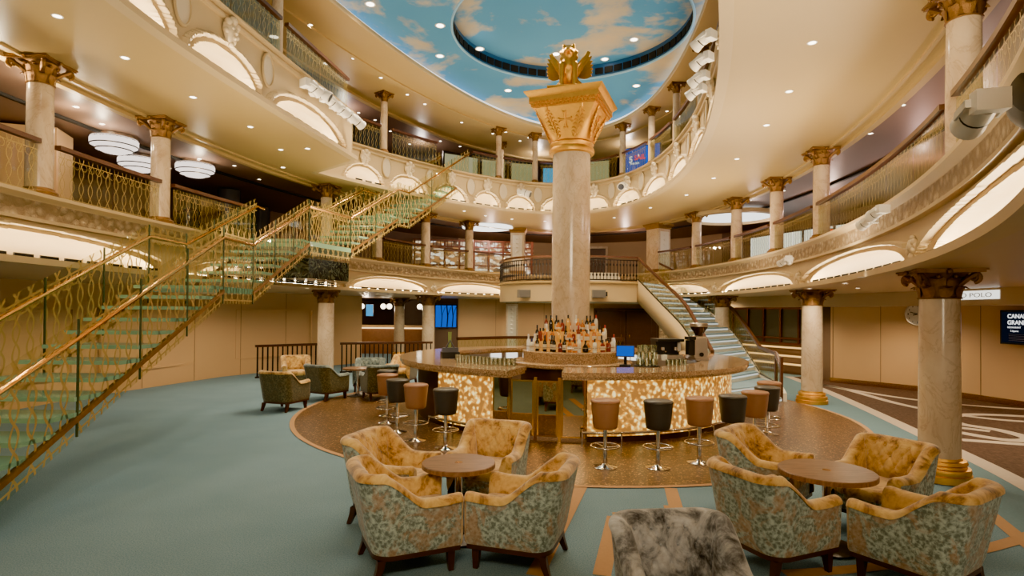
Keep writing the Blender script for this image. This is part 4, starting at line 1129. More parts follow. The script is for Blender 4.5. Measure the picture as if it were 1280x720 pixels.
# ------------------------------------------------------------------ bar stools
def make_stool(label):
    t = thing('bar_stool', label, 'bar stool')
    m = MB(); m.lathe([(.135,.5),(.15,.51),(.158,.54),(.18,.76),(.184,.82),(.186,.835)], 32, cap=False); m.lathe([(0.001,.5),(.135,.5)], 32, cap=False); m.build('seat_side', M['leather_b'], t, 60)
    m = MB(); m.lathe([(.186,.832),(.191,.838),(.19,.85),(.18,.866),(.15,.874),(.001,.878)], 32, cap=False); m.build('seat_cushion', M['leather_b'], t, 60)
    m = MB(); m.lathe([(.03,.02),(.03,.26),(.026,.27),(.026,.5)], 16); m.build('column', M['chrome'], t, 50)
    m = MB(); m.lathe([(.16,.0),(.16,.008),(.15,.014),(.05,.03),(.034,.05)], 32); m.build('base', M['chrome'], t, 50)
    m = MB(); m.tube([(.185*math.cos(2*PI*i/32), .185*math.sin(2*PI*i/32), .27) for i in range(32)], .011, 8, closed=True)
    for k in range(3): m.tube([(.03*math.cos(k*2.1), .03*math.sin(k*2.1), .25), (.185*math.cos(k*2.1), .185*math.sin(k*2.1), .27)], .009, 6)
    m.build('foot_ring', M['chrome'], t, 60); return t
sb = make_stool('tan leather bar stool before the glowing panel, first right of the mirrored gate')
sb.location = (1.22,7.47,.008); sb['group'] = 'tan bar stools'
tan, dark = {}, {'tan_leather': M['leather_d']}
for x, y, dk, lab in ((1.9,7.45,1,'charcoal leather bar stool before the glowing panel, second right of the mirrored gate'), (2.52,7.72,0,'tan leather bar stool, third right of the mirrored gate'),
                      (3.06,7.97,1,'charcoal leather bar stool, fourth right of the mirrored gate, behind the armchair'), (3.55,8.4,0,'tan leather bar stool, fifth right of the mirrored gate'),
                      (3.97,8.95,1,'charcoal leather bar stool, second from the right end of the row'), (4.29,9.6,0,'tan leather bar stool at the far right end of the row, mostly hidden'),
                      (-.95,8.4,1,'charcoal leather bar stool left of the mirrored gate, in front of the left glowing panel'), (-1.47,8.9,0,'tan leather bar stool, second left of the mirrored gate'),
                      (-1.87,9.5,1,'charcoal leather bar stool, third left of the mirrored gate'), (-2.2,10.25,0,'tan leather bar stool, fourth left of the mirrored gate'), (-2.36,10.95,1,'charcoal leather bar stool at the far left end of the row')):
    dup(sb, (x, y, .008), random.uniform(0, 6), lab, 'charcoal bar stools' if dk else 'tan bar stools', dark if dk else None)

# ------------------------------------------------------------------ armchairs
def smooth(t): t = max(0, min(1, t)); return t*t*(3 - 2*t)
def make_armchair(label):
    t = thing('armchair', label, 'armchair')
    w, yb, yf, R = .365, .36, -.36, .17
    U = []
    for i in range(16): U.append((w, yf + (yb - R - yf)*i/16, 1, 0))
    for i in range(10):
        a = PI/2*i/10; U.append((w - R + R*math.cos(a), yb - R + R*math.sin(a), math.cos(a), math.sin(a)))
    for i in range(48): U.append((w - R - (2*(w-R))*i/48, yb, 0, 1))
    for i in range(10):
        a = PI/2 + PI/2*i/10; U.append((-w + R + R*math.cos(a), yb - R + R*math.sin(a), math.cos(a), math.sin(a)))
    for i in range(17): U.append((-w, yb - R - (yb - R - yf)*i/16, -1, 0))
    def top(y): return .605 + .235*smooth((y + .06)/.33) + .012*smooth((-.2 - y)/.16)
    def flare(y, ny, z): q = max(0, z - .2); return q*(.05 + .15*max(0, ny)), q*(.035)
    def pos(u, off, z):
        x, y, nx, ny = u; fb, fs = flare(y, ny, z)
        f = fb*ny + fs*abs(nx); back = .16*max(0, z - .42)*smooth((y + .05)/.3)
        return (x + nx*(off + f), y + ny*(off + f) + back*(1 - ny)*.8, z)
    rr = .058; shell = []; roll = []; inner = []
    for k in range(8): shell.append([pos(u, -.012*(k == 0), .2 + (top(u[1]) - .055 - .2)*k/7) for u in U])
    for k in range(9):
        a = PI*k/8; roll.append([pos(u, -rr + (rr + .014)*math.cos(a) if k < 4 else -rr + (rr + .0)*math.cos(a), top(u[1]) - .055 + .06*math.sin(a)) for u in U])
    for k in range(31):
        row = []
        for j, u in enumerate(U):
            zt = top(u[1]) - .055; kk = k*16/30; z = zt - (zt - .36)*kk/16; off = -2*rr - .03*smooth(kk/16) - .015*math.sin(PI*min(1, kk/14))
            if u[3] > .2 and z > .44:      # button tufting on the inside back
                best = 9
                for ti, tz in enumerate((.76, .66, .56)):
                    for tx in range(-3, 4):
                        bx = (tx + (.5 if ti % 2 else 0))*.115
                        best = min(best, math.hypot(u[0] - bx, (z - tz)*1.0))
                pq, qq = u[0]/.115, (z - .66)/.10
                g1, g2 = pq + qq/2 - .5, pq - qq/2 - .5; e1, e2 = abs(g1 - round(g1)), abs(g2 - round(g2))
                fade = smooth((z - .46)/.06)
                off += fade*(.016*math.exp(-(best/.022)**2) + .011*(math.exp(-(e1/.12)**2) + math.exp(-(e2/.12)**2)) - .020)
            row.append(pos(u, off, z))
        inner.append(row)
    m = MB(); m.grid(shell); m.build('outer_cover', M['damask'], t, 50)
    m = MB(); m.grid(roll + inner[1:])
    for j, rev in ((0, False), (len(U)-1, True)):     # padded fronts of the arms
        loop = [r[j] for r in shell] + [r[j] for r in roll] + [r[j] for r in inner[1:]]
        cx_ = sum(p[0] for p in loop)/len(loop); cz_ = sum(p[2] for p in loop)/len(loop)
        l2 = [(cx_ + (p[0]-cx_)*.86, p[1] - .022, cz_ + (p[2]-cz_)*.94) for p in loop]; l3 = [(cx_ + (p[0]-cx_)*.5, p[1] - .03, cz_ + (p[2]-cz_)*.8) for p in loop]
        m.grid([loop, l2, l3], flip=rev); m.add(l3, [tuple(range(len(l3)))[::(1 if rev else -1)]])
    m.build('velvet_lining', M['velvet_gold'], t, 60)
    for ti, tz in enumerate((.76, .66, .56)):
        for tx in range(-2, 3):
            bx = (tx + (.5 if ti % 2 else 0))*.115
            if abs(bx) > .24: continue
            u = (bx, yb, 0, 1); p = pos(u, -2*rr - .012, tz); m = MB(); m.ball((p[0], p[1] - .004, p[2]), .011, 6, sc=(1,.6,1)); m.build('button', M['velvet_gold'], t, 60)
    # seat cushion
    def rr_out(x0, x1, y0, y1, r, ins, n=5):
        P = []
        for cx_, cy_, a0 in ((x1-r, y1-r, 0), (x0+r, y1-r, PI/2), (x0+r, y0+r, PI), (x1-r, y0+r, 1.5*PI)):
            for i in range(n+1): a = a0 + PI/2*i/n; P.append((cx_ + (r-ins)*math.cos(a), cy_ + (r-ins)*math.sin(a)))
        return P
    m = MB(); rows = []
    for ins, z in ((.03,.34), (0,.36), (-.004,.40), (0,.435), (.02,.455), (.06,.465)): rows.append([(x, y, z) for x, y in rr_out(-.245,.245,-.385,.25,.07,ins)])
    m.grid(rows, cu=True); m.add(rows[-1], [tuple(range(len(rows[-1])))]); m.build('seat_cushion', M['velvet_gold'], t, 60)
    m = MB(); m.box((0,-.345,.28), (.5,.03,.16)); m.box((0,-.02,.27), (.5,.6,.1)); m.build('front_panel', M['damask'], t)
    m = MB(); out = [(x - .01*nx, y - .01*ny) for x, y, nx, ny in U]; m.prism(out, .165, .203); m.build('base_frame', M['wood'], t, 30)
    for sx in (-1, 1):
        for sy, spl in ((-1, 0), (1, .09)):
            bx, by = sx*.30, sy*.29; rows = []
            for z, hw, sh in ((.17,.032,0), (.1,.029,.25), (0,.02,1)):
                X, Y = bx + sx*.012*sh, by + sy*spl*sh*.6; rows.append([(X-hw,Y-hw,z), (X-hw,Y+hw,z), (X+hw,Y+hw,z), (X+hw,Y-hw,z)])
            m = MB(); m.grid(rows, cu=True); m.add(rows[-1], [(0,1,2,3)]); m.build('leg', M['wood'], t, 0)
    return t
def face(fx, fy): return math.atan2(fx, -fy)
ac = make_armchair('gold velvet and teal damask armchair with its back to us, left of the right table')
GA = 'gold velvet armchairs around the front tables'
ac.scale = (.92,.92,.95); ac.location = (2.12, 4.66, .006); ac.rotation_euler[2] = face(.92,.39); ac['group'] = GA
for x, y, fx, fy, lab in ((3.05,4.32,-.55,.84,'gold and teal armchair nearest the right edge, turned away from us'), (2.6,5.86,.72,-.69,'gold tufted armchair at the back left of the right table'),
                          (3.46,5.42,-.86,-.5,'gold tufted armchair at the back right of the right table, by the column'),
                          (.08,4.7,-.95,.31,'gold and teal armchair on the right of the left table, seen from its side'), (-.82,4.62,.9,.42,'gold and teal armchair at the front of the left table, turned away'),
                          (-.22,6.02,-.3,-.95,'gold tufted armchair behind the left table, facing us'), (-1.12,5.6,.95,-.3,'gold armchair at the back left of the left table, only its arm showing')):
    dup(ac, (x, y, .006), face(fx, fy), lab, GA)
dup(ac, (.98, 3.13, .006), face(.12,-1), 'silver grey crushed velvet armchair at the bottom of the view', 'grey armchair', {'gold_crushed_velvet': M['velvet_grey'], 'teal_gold_damask': M['damask_grey']})
sw = {'gold_crushed_velvet': M['velvet_teal'], 'teal_gold_damask': M['damask_green']}; swg = {'teal_gold_damask': M['damask_green']}
for x, y, fx, fy, s_, lab in ((-3.55,14.35,.1,-1,sw,'slate teal tufted armchair facing us beyond the left bar end'), (-4.15,13.0,.5,.86,sw,'olive backed armchair beyond the bar stools, left one'), (-3.0,13.1,-.5,.86,sw,'olive backed armchair beyond the bar stools, right one'),
                           (-2.95,15.6,-.2,-1,swg,'gold tufted lounge armchair by the dark railing, right of the teal one'), (-5.6,15.0,.4,-.9,swg,'gold tufted lounge armchair at left by the dark railing'), (-4.55,11.6,.3,.95,swg,'gold lounge armchair half hidden at the left')):
    dup(ac, (x, y, .006), face(fx, fy), lab, 'lounge armchairs behind the bar', s_)
def make_table(r, h, label):
    t = thing('round_table', label, 'table')
    m = MB(); m.lathe([(r-.015,h-.045),(r,h-.04),(r,h-.006),(r-.006,h)], 56, cap=True); m.build('tabletop', M['tablewood'], t, 40)
    m = MB(); m.lathe([(.035,h+.0005),(.035,h+.002),(.03,h+.0021)], 20); m.build('inlay_disc', M['brass'], t, 40)
    m = MB(); m.lathe([(.035,.02),(.035,h-.045)], 16); m.build('stem', M['chrome'], t, 40)
    m = MB(); m.lathe([(.24,0),(.24,.012),(.06,.03),(.035,.06)], 32); m.build('foot', M['iron'], t, 40); return t
make_table(.385,.66,'round walnut table among the gold armchairs at right').location = (2.72,4.97,.006)
make_table(.325,.66,'round walnut table among the gold armchairs at left').location = (-.46,5.12,.006)
make_table(.34,.66,'small round table in the lounge beyond the left bar end').location = (-3.6,13.5,.006)

# dark balustrade round the sunken lounge at the back
def lounge_rail(path, label):
    o0 = path[0]; t = thing('lounge_railing', label, 'railing', (*o0, .0)); P = [(x-o0[0], y-o0[1]) for x, y in path]
    m = MB(); m.beam([(*p, .98) for p in P], .09, .07); m.build('top_rail', M['wood'], t)
    m = MB(); m.beam([(*p, .1) for p in P], .05, .05); m.build('bottom_rail', M['iron'], t)
    c = Curve(P + P[::-1]); d = .06; m = MB()
    while d < c.T/2: (x, y), _ = c.at(d); m.box((x, y, .53), (.035, .035, .86)); d += .14
    o = m.build('balusters', M['iron'], t); o['kind'] = 'stuff'; return t
lounge_rail([(-7.2,16.2), (-5.6,17.6)], 'dark wooden railing at left behind the gold armchair')
lounge_rail([(-5.3,17.8), (-2.6,18.9)], 'dark wooden railing in front of the timber bar')
t = thing('lounge_partition', 'low glass partition with dark wood top behind the bar', 'partition', (-1.6,17.0,0))
pp = catmull([(0,0), (1.4,1.1), (3.2,1.3), (5.0,.6)], 8)
m = MB(); m.beam([(*p, 1.2) for p in pp], .12, .09); m.build('top_rail', M['wood'], t)
m = MB(); m.grid([[(*p, .8) for p in pp], [(*p, 1.16) for p in pp]], uv=[[(i*.2,0) for i in range(len(pp))], [(i*.2,.36) for i in range(len(pp))]]); m.build('glass_panel', M['glass_far'], t, 0)
m = MB(); m.beam([(*p, .4) for p in pp], .06, .8); m.build('base_panel', M['wood'], t)

# ------------------------------------------------------------------ back bar room
t = thing('timber_bar', 'timber fronted bar with lit top in the room at the back left', 'bar', (-5.2,27.2,0))
m = MB(); m.box((0,0,.62), (4.0,.5,1.24)); m.build('front', plain('ribbed_timber', (140,92,56), .5, var=.25, scale=9), t)
m = MB(); m.box((0,-.03,1.29), (4.2,.7,.09)); m.build('top', plain('pale_counter', (222,184,134), .3), t)
m = MB(); m.box((0,-.27,1.2), (4.0,.03,.05)); m.build('under_light', M['led2'] if 'led2' in M else emis('bar_under_light', (255,214,150), 2.2), t)
for i, px in enumerate((-6.75, -5.72, -5.45, -4.9, -4.1)):
    t = thing('globe_pendant', f'glowing globe pendant over the back bar, {ORD[i]} from the left', 'pendant lamp', (px, 25.6 if i > 0 else 25.9, 2.2), 0, 'globe pendants')
    m = MB(); m.ball((0,0,0), .12, 14); m.build('globe', M['globe'], t, 60)
    m = MB(); m.tube([(0,0,.1),(0,0,.37)], .008, 6); m.build('cord', M['black'], t)
def screen(name, label, cat, p, q, z0, z1, mat, frame=.04, th=.06):
    (x0,y0),(x1,y1) = p, q; L = math.dist(p, q); rz = math.atan2(y1-y0, x1-x0)
    t = thing(name, label, cat, ((x0+x1)/2, (y0+y1)/2, z0), rz); H = z1-z0
    m = MB(); m.box((0,th/2,H/2), (L,th,H)); m.build('housing', M['black'], t)
    m = MB(); m.add([(-L/2+frame,-.004,frame),(L/2-frame,-.004,frame),(L/2-frame,-.004,H-frame),(-L/2+frame,-.004,H-frame)], [(0,1,2,3)]); m.build('screen', mat, t, 0)
    return t, L, H
t, L, H = screen('display_screen', 'large blue display with dark tree trunks at the back left', 'screen', (-3.35,25.0), (-2.4,25.2), 1.28, 2.3, M['screenblue'])
m = MB()
for x, r in ((-.2,.02), (.05,.03), (.28,.025)): m.tube([(x,-.02,.05), (x+.03,-.02,.5), (x-.02,-.02,.98)], r, 6); m.tube([(x+.02,-.02,.5), (x+.16,-.02,.92)], r*.5, 5)
m.build('tree_silhouettes', plain('navy_silhouette', (18,26,60), .6), t)
screen('display_screen', 'small pale blue display in the back bar room', 'screen', (-6.6,26.0), (-6.25,26.0), 1.75, 2.3, M['screencyan'], .02)
# ornamented pilasters
def pilaster(x, y, z0, z1, w, rz, label, cat='pilaster'):
    t = thing('pilaster', label, cat, (x, y, z0), rz); H = z1-z0
    m = MB(); m.box((0,0,H/2), (w,w,H)); m.build('shaft', M['marble'], t)
    m = MB(); m.box((0,0,.08), (w*1.12,w*1.12,.16)); m.build('base', M['bronze'], t)
    m = MB(); m.grid([[(sx*w*k, sy*w*k, z) for sx, sy in ((-.5,-.5),(.5,-.5),(.5,.5),(-.5,.5))] for k, z in ((1.04,H-.2),(1.1,H-.14),(1.3,H-.06),(1.34,H-.003))], cu=True); m.build('capital', M['bronze'], t, 0)
    m = MB(); k = 0
    while .35 + k*.17 < H - .35:
        m.ball((w*.0,-w/2,.42 + k*.17), .06, 8, sc=(1.4,.4,1)); m.ball((-w*.22,-w/2,.42 + k*.17), .04, 6, sc=(1,.4,1.3)); m.ball((w*.22,-w/2,.42 + k*.17), .04, 6, sc=(1,.4,1.3)); k += 1
    m.box((0,-w/2,H*.5), (w*.7,.02,H-.6)); m.build('ornament', M['white_orn'], t, 60)
    return t
M['white_orn'] = plain('white_relief', (226,216,196), .5)
pilaster(5.55,21.9,ZF2,ZL3-.004,.62,.55,'carved square pilaster on the middle gallery behind the curved stair')
pilaster(.22,23.35,ZF2,ZL3-.004,.55,-.1,'square pilaster on the middle gallery left of the big pillar')
pilaster(-.0,24.7,0.005,ZL2-.004,.5,0,'dark ornamented pilaster under the gallery behind the bar')
# doors
def door(n, p, q, z0, z1, leaves=2):
    (x0,y0),(x1,y1) = p, q; L = math.dist(p, q)
    o = bpy.data.objects.new(f'door_{n}', None); COL.objects.link(o); o['kind'] = 'structure'; o.location = ((x0+x1)/2, (y0+y1)/2, z0); o.rotation_euler[2] = math.atan2(y1-y0, x1-x0); H = z1-z0
    m = MB(); m.box((-L/2-.05,0,H/2), (.1,.12,H)); m.box((L/2+.05,0,H/2), (.1,.12,H)); m.box((0,0,H+.05), (L+.2,.12,.1)); m.build('door_frame', M['marble'] if n > 1 else M['wood'], o)
    for i in range(leaves):
        w = L/leaves; m = MB(); m.box((-L/2 + w*(i+.5),.0,H/2), (w-.02,.06,H-.02))
        for zc, hh in ((H*.72,H*.36),(H*.27,H*.34)): m.box((-L/2 + w*(i+.5),-.03,zc), (w*.66,.03,hh))
        lf = m.build('door_leaf', M['wood'], o); m = MB(); m.box((-L/2 + w*(i+.5) + (w*.36 if i == 0 else -w*.36),-.06,H*.48), (.05,.04,.14)); m.build('door_handle', M['brass'], lf)
door(1, (3.7,25.25), (6.1,24.2), .02, 2.1)
door(2, (2.4,28.2), (4.5,27.75), ZF2 + .01, ZF2 + 1.6, 2)
m = MB()
for k in range(3): m.box((6.3 + k*.42, 23.75 - k*.45, .95), (.5,.06,1.7), -.83)
tag(m.build('stone_screen', M['carved'], None), 'rough carved stone panel beside the dark doors under the curved stair', 'wall panel')
# bronze framed mirrored wall behind the curved stair
t = thing('bronze_screen', 'bronze framed wall screen with dark mirrored panes behind the curved stair', 'wall screen', (8.7,20.6,0), math.atan2(5.0,-2.15))
m = MB()
for i in range(8): m.box((-2.6 + i*.72,.05,1.75), (.06,.08,1.45))
for z in (1.02, 1.2, 2.2, 2.45): m.box((-.1,.05,z), (5.2,.08,.06))
m.build('frame', plain('copper_frame', (128,76,44), .3, .8), t)
m = MB()
m.box((-.1,.01,1.72), (5.1,.02,1.4)); m.build('panes', plain('olive_mirror', (104,98,78), .4, .5), t)
m = MB()
for z in (.35,.62,.9): m.box((-.1,.12,z), (5.0,.12,.05))
m.build('lit_shelves', emis('shelf_glow', (255,196,110), 1.3), t)
m = MB(); m.box((-2.75,.08,1.28), (.06,.06,2.5)); m.build('gold_trim', M['brass'], t)

# ------------------------------------------------------------------ right wall: clock, screen, sign
t = thing('wall_clock', 'round white wall clock on the beige wall at right', 'clock', (10.72,15.2,2.06-.02), math.atan2(-(10.79-9.5), 17.17-15.26) + PI/2 + PI/2 + .35)
t.rotation_euler[2] = math.atan2(15.26-17.17, 10.79-9.5)
m = MB(); m.lathe([(.3,0),(.31,.03),(.29,.05),(.27,.045)], 32, cap=False); o = m.build('rim', M['steel'], t, 40); o.rotation_euler[0] = PI/2
m = MB(); m.lathe([(.28,.035),(.001,.035)], 32, cap=False); o = m.build('dial', M['white'], t, 0); o.rotation_euler[0] = PI/2
m = MB()
for i in range(12): a = 2*PI*i/12; m.box((.22*math.sin(a),-.038,.22*math.cos(a)), (.018,.004,.05 if i % 3 == 0 else .03))
m.build('hour_marks', M['black'], t)
m = MB(); m.tube([(0,-.045,0), (-.17,-.045,.05)], .009, 5); m.tube([(0,-.045,0), (-.1,-.045,-.03)], .012, 5); m.build('hands', M['black'], t)
def text(body, size, loc, mat, parent, name='lettering', rot=(PI/2,0,0), align='LEFT', bold=0, sx=1):
    cu = bpy.data.curves.new('tmptext', 'FONT'); cu.body = body; cu.size = size; cu.align_x = align; cu.extrude = .002; cu.offset = bold
    ob = bpy.data.objects.new('tmptext', cu); COL.objects.link(ob); dg = bpy.context.evaluated_depsgraph_get(); dg.update()
    me = bpy.data.meshes.new_from_object(ob.evaluated_get(dg)); bpy.data.objects.remove(ob); bpy.data.curves.remove(cu)
    me.name = name; me.materials.clear(); me.materials.append(mat); o = bpy.data.objects.new(name, me); COL.objects.link(o); o.parent = parent; o.location = loc; o.rotation_euler = rot; o.scale = (sx,1,1); return o
slide = emis('dark_slide', (18,24,36), .8)
tv, L, H = screen('display_screen', 'wall display reading Canal Grande at the right edge of the view', 'screen', (11.06,13.05), (11.2,11.6), 1.38, 2.14, slide)
text('CANAL', .13, (-.55,-.006,.58), M['text_white'], tv, bold=.003); text('GRANDE', .13, (-.55,-.006,.44), M['text_white'], tv, bold=.003)
text('RESTAURANT', .05, (-.55,-.006,.36), M['text_white'], tv); text('5 Aperto', .05, (-.48,-.006,.28), M['text_white'], tv)
m = MB()
for i in range(5): m.add([(-.52,-.006,.22-.035*i),(-.1,-.006,.22-.035*i),(-.1,-.006,.228-.035*i),(-.52,-.006,.228-.035*i)], [(0,1,2,3)])
m.build('small_print', M['text_grey'], tv, 0)
pic = NT('food_photo'); f = pic.noise(3, 4)
pic.base((0,0,0), .5, emit=pic.ramp(f, [(.3, S((90,150,220))), (.5, S((170,200,235))), (.58, S((210,150,80))), (.7, S((190,60,40)))]), es=1)
m = MB(); m.add([(.0,-.007,.05),(.68,-.007,.05),(.68,-.007,.71),(.0,-.007,.71)], [(0,1,2,3)]); m.build('slide_picture', pic.m, tv, 0)
(x0,y0),(x1,y1) = (9.38,13.1),(9.50,11.2)
sg = thing('lit_sign', 'white lit sign lettered Marco Polo on the beam at right', 'sign', ((x0+x1)/2,(y0+y1)/2,2.33), math.atan2(y1-y0,x1-x0))
L = math.dist((x0,y0),(x1,y1)); m = MB(); m.box((0,.03,.1), (L,.05,.2)); m.build('case', M['white'], sg)
m = MB(); m.add([(-L/2+.02,-.002,.015),(L/2-.02,-.002,.015),(L/2-.02,-.002,.185),(-L/2+.02,-.002,.185)], [(0,1,2,3)]); m.build('sign_face', M['signface'], sg, 0)
text('MARCO POLO', .13, (.12,-.005,.055), M['text_grey'], sg, align='CENTER', sx=1.55)

# ------------------------------------------------------------------ gallery furnishings
# backlit white panels, middle gallery right
t = thing('backlit_panels', 'row of glowing white curtain panels on the middle gallery at right', 'light panel', (10.2,19.2,ZF2+.03), math.atan2(-5.6,2.3))
m = MB(); m.box((0,.05,.72), (6.0,.06,1.4)); m.build('frame', M['iron'], t)
cur = NT('lit_curtain'); w = cur.n.new('ShaderNodeTexWave'); w.inputs['Scale'].default_value = 3.2; w.inputs['Distortion'].default_value = 1.5; cur.L(cur.co(), w.inputs[0])
cur.base((.6,.6,.6), .7, emit=cur.ramp(w.outputs['Fac'], [(0, S((176,186,184))), (1, S((250,252,250)))]), es=1.1)
for i in range(5):
    m = MB(); m.box((-2.4 + i*1.2,.0,.7), (1.06,.05,1.3)); m.build('panel', cur.m, t)
(lx, ly) = (7.9,16.4)
t = thing('orange_sign', 'small glowing orange sign on the middle gallery at right', 'sign', (9.35,17.2,4.15), math.atan2(-1,.65))
m = MB(); m.box((0,0,.2), (.55,.05,.42)); m.build('board', M['iron'], t)
m = MB(); m.prism([(-.24,-.04),(.24,-.04),(.24,-.03),(-.24,-.03)], .22, .38); m.lathe([(.14,0),(.14,.02)], 20, c=(-.1,-.03,.14)); m.build('glow', M['orange'], t)
t = thing('red_panel', 'dark red wall panel with framed pictures on the middle gallery at right', 'wall panel', (10.4,12.3,ZF2+.02), math.atan2(-5,.4))
m = MB(); m.box((0,.05,.85), (5,.06,1.6)); m.build('panel', M['red'], t)
m = MB(); m.box((-.9,.0,.8), (1.0,.05,.7)); m.box((.9,.0,.9), (1.2,.05,.5)); m.build('pictures', plain('faded_red_picture', (170,86,74), .6, var=.3), t)
t = thing('ceiling_ring_light', 'white glowing round ceiling light on the middle gallery at right', 'ceiling light', (7.5,19.6,ZL3 - .02))
m = MB(); m.lathe([(1.5,0),(1.5,-.12),(1.35,-.14),(1.3,-.05)], 48, cap=False); m.build('ring', M['cream'], t, 40)
m = MB(); m.lathe([(1.3,-.05),(.001,-.04)], 48, cap=False); m.build('diffuser', emis('ring_diffuser', (248,248,244), 1.7), t, 0)
# lattice screen at the back of the middle gallery
t = thing('lattice_screen', 'red brown timber lattice screen with lit shelves on the middle gallery at the back', 'screen', (-1.5,24.3,ZF2+.02), .18)
m = MB()
for i in range(9): m.box((-2.6 + i*.62,0,.75), (.08,.09,1.5))
for z in (.04,.42,1.02,1.2,1.46): m.box((-.12,0,z), (5.1,.08,.06))
for i in range(34): m.box((-2.6 + i*.152,.01,1.33), (.03,.05,.26))
m.build('frame', plain('red_brown_timber', (112,58,36), .4, var=.2), t)
sh = NT('lit_shelf_display'); v = sh.vor(5, sh.co('Object',(1,1,2)), 'F1', 'Color'); k = sh.n.new('ShaderNodeSeparateColor'); sh.L(v, k.inputs[0])
sh.base((.3,.25,.2), .4, emit=sh.ramp(k.outputs[0], [(0, S((60,40,24))), (.4, S((150,104,56))), (.66, S((228,206,172))), (.85, S((250,248,236)))], 'CONSTANT'), es=.9)
m = MB(); m.box((-.12,.2,.72), (5.1,.05,1.4)); m.build('shelf_display', sh.m, t)
t = thing('ceiling_light_panel', 'bright white ceiling light above the lattice screen', 'ceiling light', (-1.0,22.9,ZL3 + .0))
m = MB(); m.lathe([(1.0,-.05),(1.0,.0)], 40); m.build('diffuser', emis('white_diffuser', (250,246,238), 2.2), t, 40)
# left gallery: lit pier, dark glass panels
t = thing('gallery_pier', 'wide beige lit pier on the middle gallery behind the far left columns', 'pier', (-9.2,10.8,ZF2+.01), .3)
m = MB(); m.box((0,0,.92), (1.3,.7,1.84)); m.build('shaft', M['wall'], t)
m = MB(); m.box((0,-.0,.06), (1.34,.74,.12)); m.build('plinth', M['bronze'], t)
for i, (x, y) in enumerate(((-9.3,16.5),(-8.3,18.9),(-8.0,16.2))):
    t = thing('dark_pillar', f'dark glossy pillar in the middle gallery lounge at left, {ORD[i]} one', 'pillar', (x, y, ZF2+.01))
    m = MB(); m.lathe([(.3,0),(.3,1.84)], 20, cap=False); m.build('shaft', plain(f'slate_gloss_{i}', (66,66,70), .12), t, 60)
# chandeliers
def chandelier(x, y, lab):
    t = thing('crystal_chandelier', lab, 'chandelier', (x, y, ZL3 + .02), 0, 'gallery chandeliers')
    m = MB(); m.lathe([(.42,-.005),(.42,-.05),(.40,-.06)], 36); m.build('ceiling_plate', M['chrome'], t, 40)
    for r, z0, z1, n in ((.40,-.07,-.19,44),(.31,-.16,-.27,36),(.2,-.24,-.31,24)):
        m = MB(); rows = [[((r + (.012 if i % 2 else -.012))*math.cos(PI*i/n), (r + (.012 if i % 2 else -.012))*math.sin(PI*i/n), z) for i in range(2*n)] for z in (z0, z1)]
        m.grid(rows, cu=True); m.build('crystal_tier', M['crystal'], t, 0)
    m = MB()
    for r, z in ((.41,-.19),(.32,-.27)): m.tube([(r*math.cos(2*PI*i/40), r*math.sin(2*PI*i/40), z) for i in range(40)], .012, 6, closed=True)
    m.build('hoops', M['iron'], t, 60)
chandelier(-7.9,11.37,'crystal chandelier nearest the far left column'); chandelier(-8.4,12.9,'crystal chandelier seen lowest, behind the glass balustrade'); chandelier(-7.4,13.37,'crystal chandelier right of the second left column')
# upper gallery back: screens and pale glazed panels
t, L, H = screen('display_screen', 'blue advertising screen with white lettering on the upper gallery', 'screen', (3.78,19.35), (4.75,18.55), ZF3 + .02, ZF3 + 1.08, M['screenblue'], .02)
text('5', .3, (-.5,-.01,.56), M['text_white'], t, bold=.006); text('SAIL', .22, (-.3,-.01,.62), M['text_red'], t, bold=.006); text('THE SEA', .09, (-.45,-.01,.48), M['text_white'], t, bold=.003)
m = MB()
for i in range(7): m.box((-.55 + i*.17,-.006,.14 + .02*(i % 3)), (.15,.006,.22))
m.build('picture_strip', plain('pale_picture_strip', (196,226,246), .5, emit=S((190,226,250)), es=1.2), t)
screen('display_screen', 'cyan lit screen behind the lion pillar on the upper gallery', 'screen', (1.1,21.6), (2.1,21.6), ZF3 + .02, ZF3 + 1.0, M['screencyan'], .03)
for i, (p, q) in enumerate((((-2.5,20.6),(-1.3,21.3)), ((-1.2,21.4),(-.3,21.8)), ((-.1,21.9),(.8,22.1)), ((2.3,21.9),(3.6,21.4)))):
    (xa,ya),(xb,yb_) = p, q; Lq = math.dist(p, q); t = thing('glazed_panel', f'pale lit glazed panel at the back of the upper gallery, {ORD[i]} from the left', 'glazed panel', ((xa+xb)/2,(ya+yb_)/2,ZF3+.01), math.atan2(yb_-ya,xb-xa))
    m = MB(); m.box((0,.02,.62), (Lq,.03,1.2)); m.build('pane', emis(f'pale_pane_{i}', (190,186,140), .55), t)
    m = MB(); m.box((-Lq/2,0,.65), (.06,.07,1.3)); m.box((Lq/2,0,.65), (.06,.07,1.3)); m.box((0,0,1.26), (Lq,.07,.08)); m.build('frame', M['iron'], t)

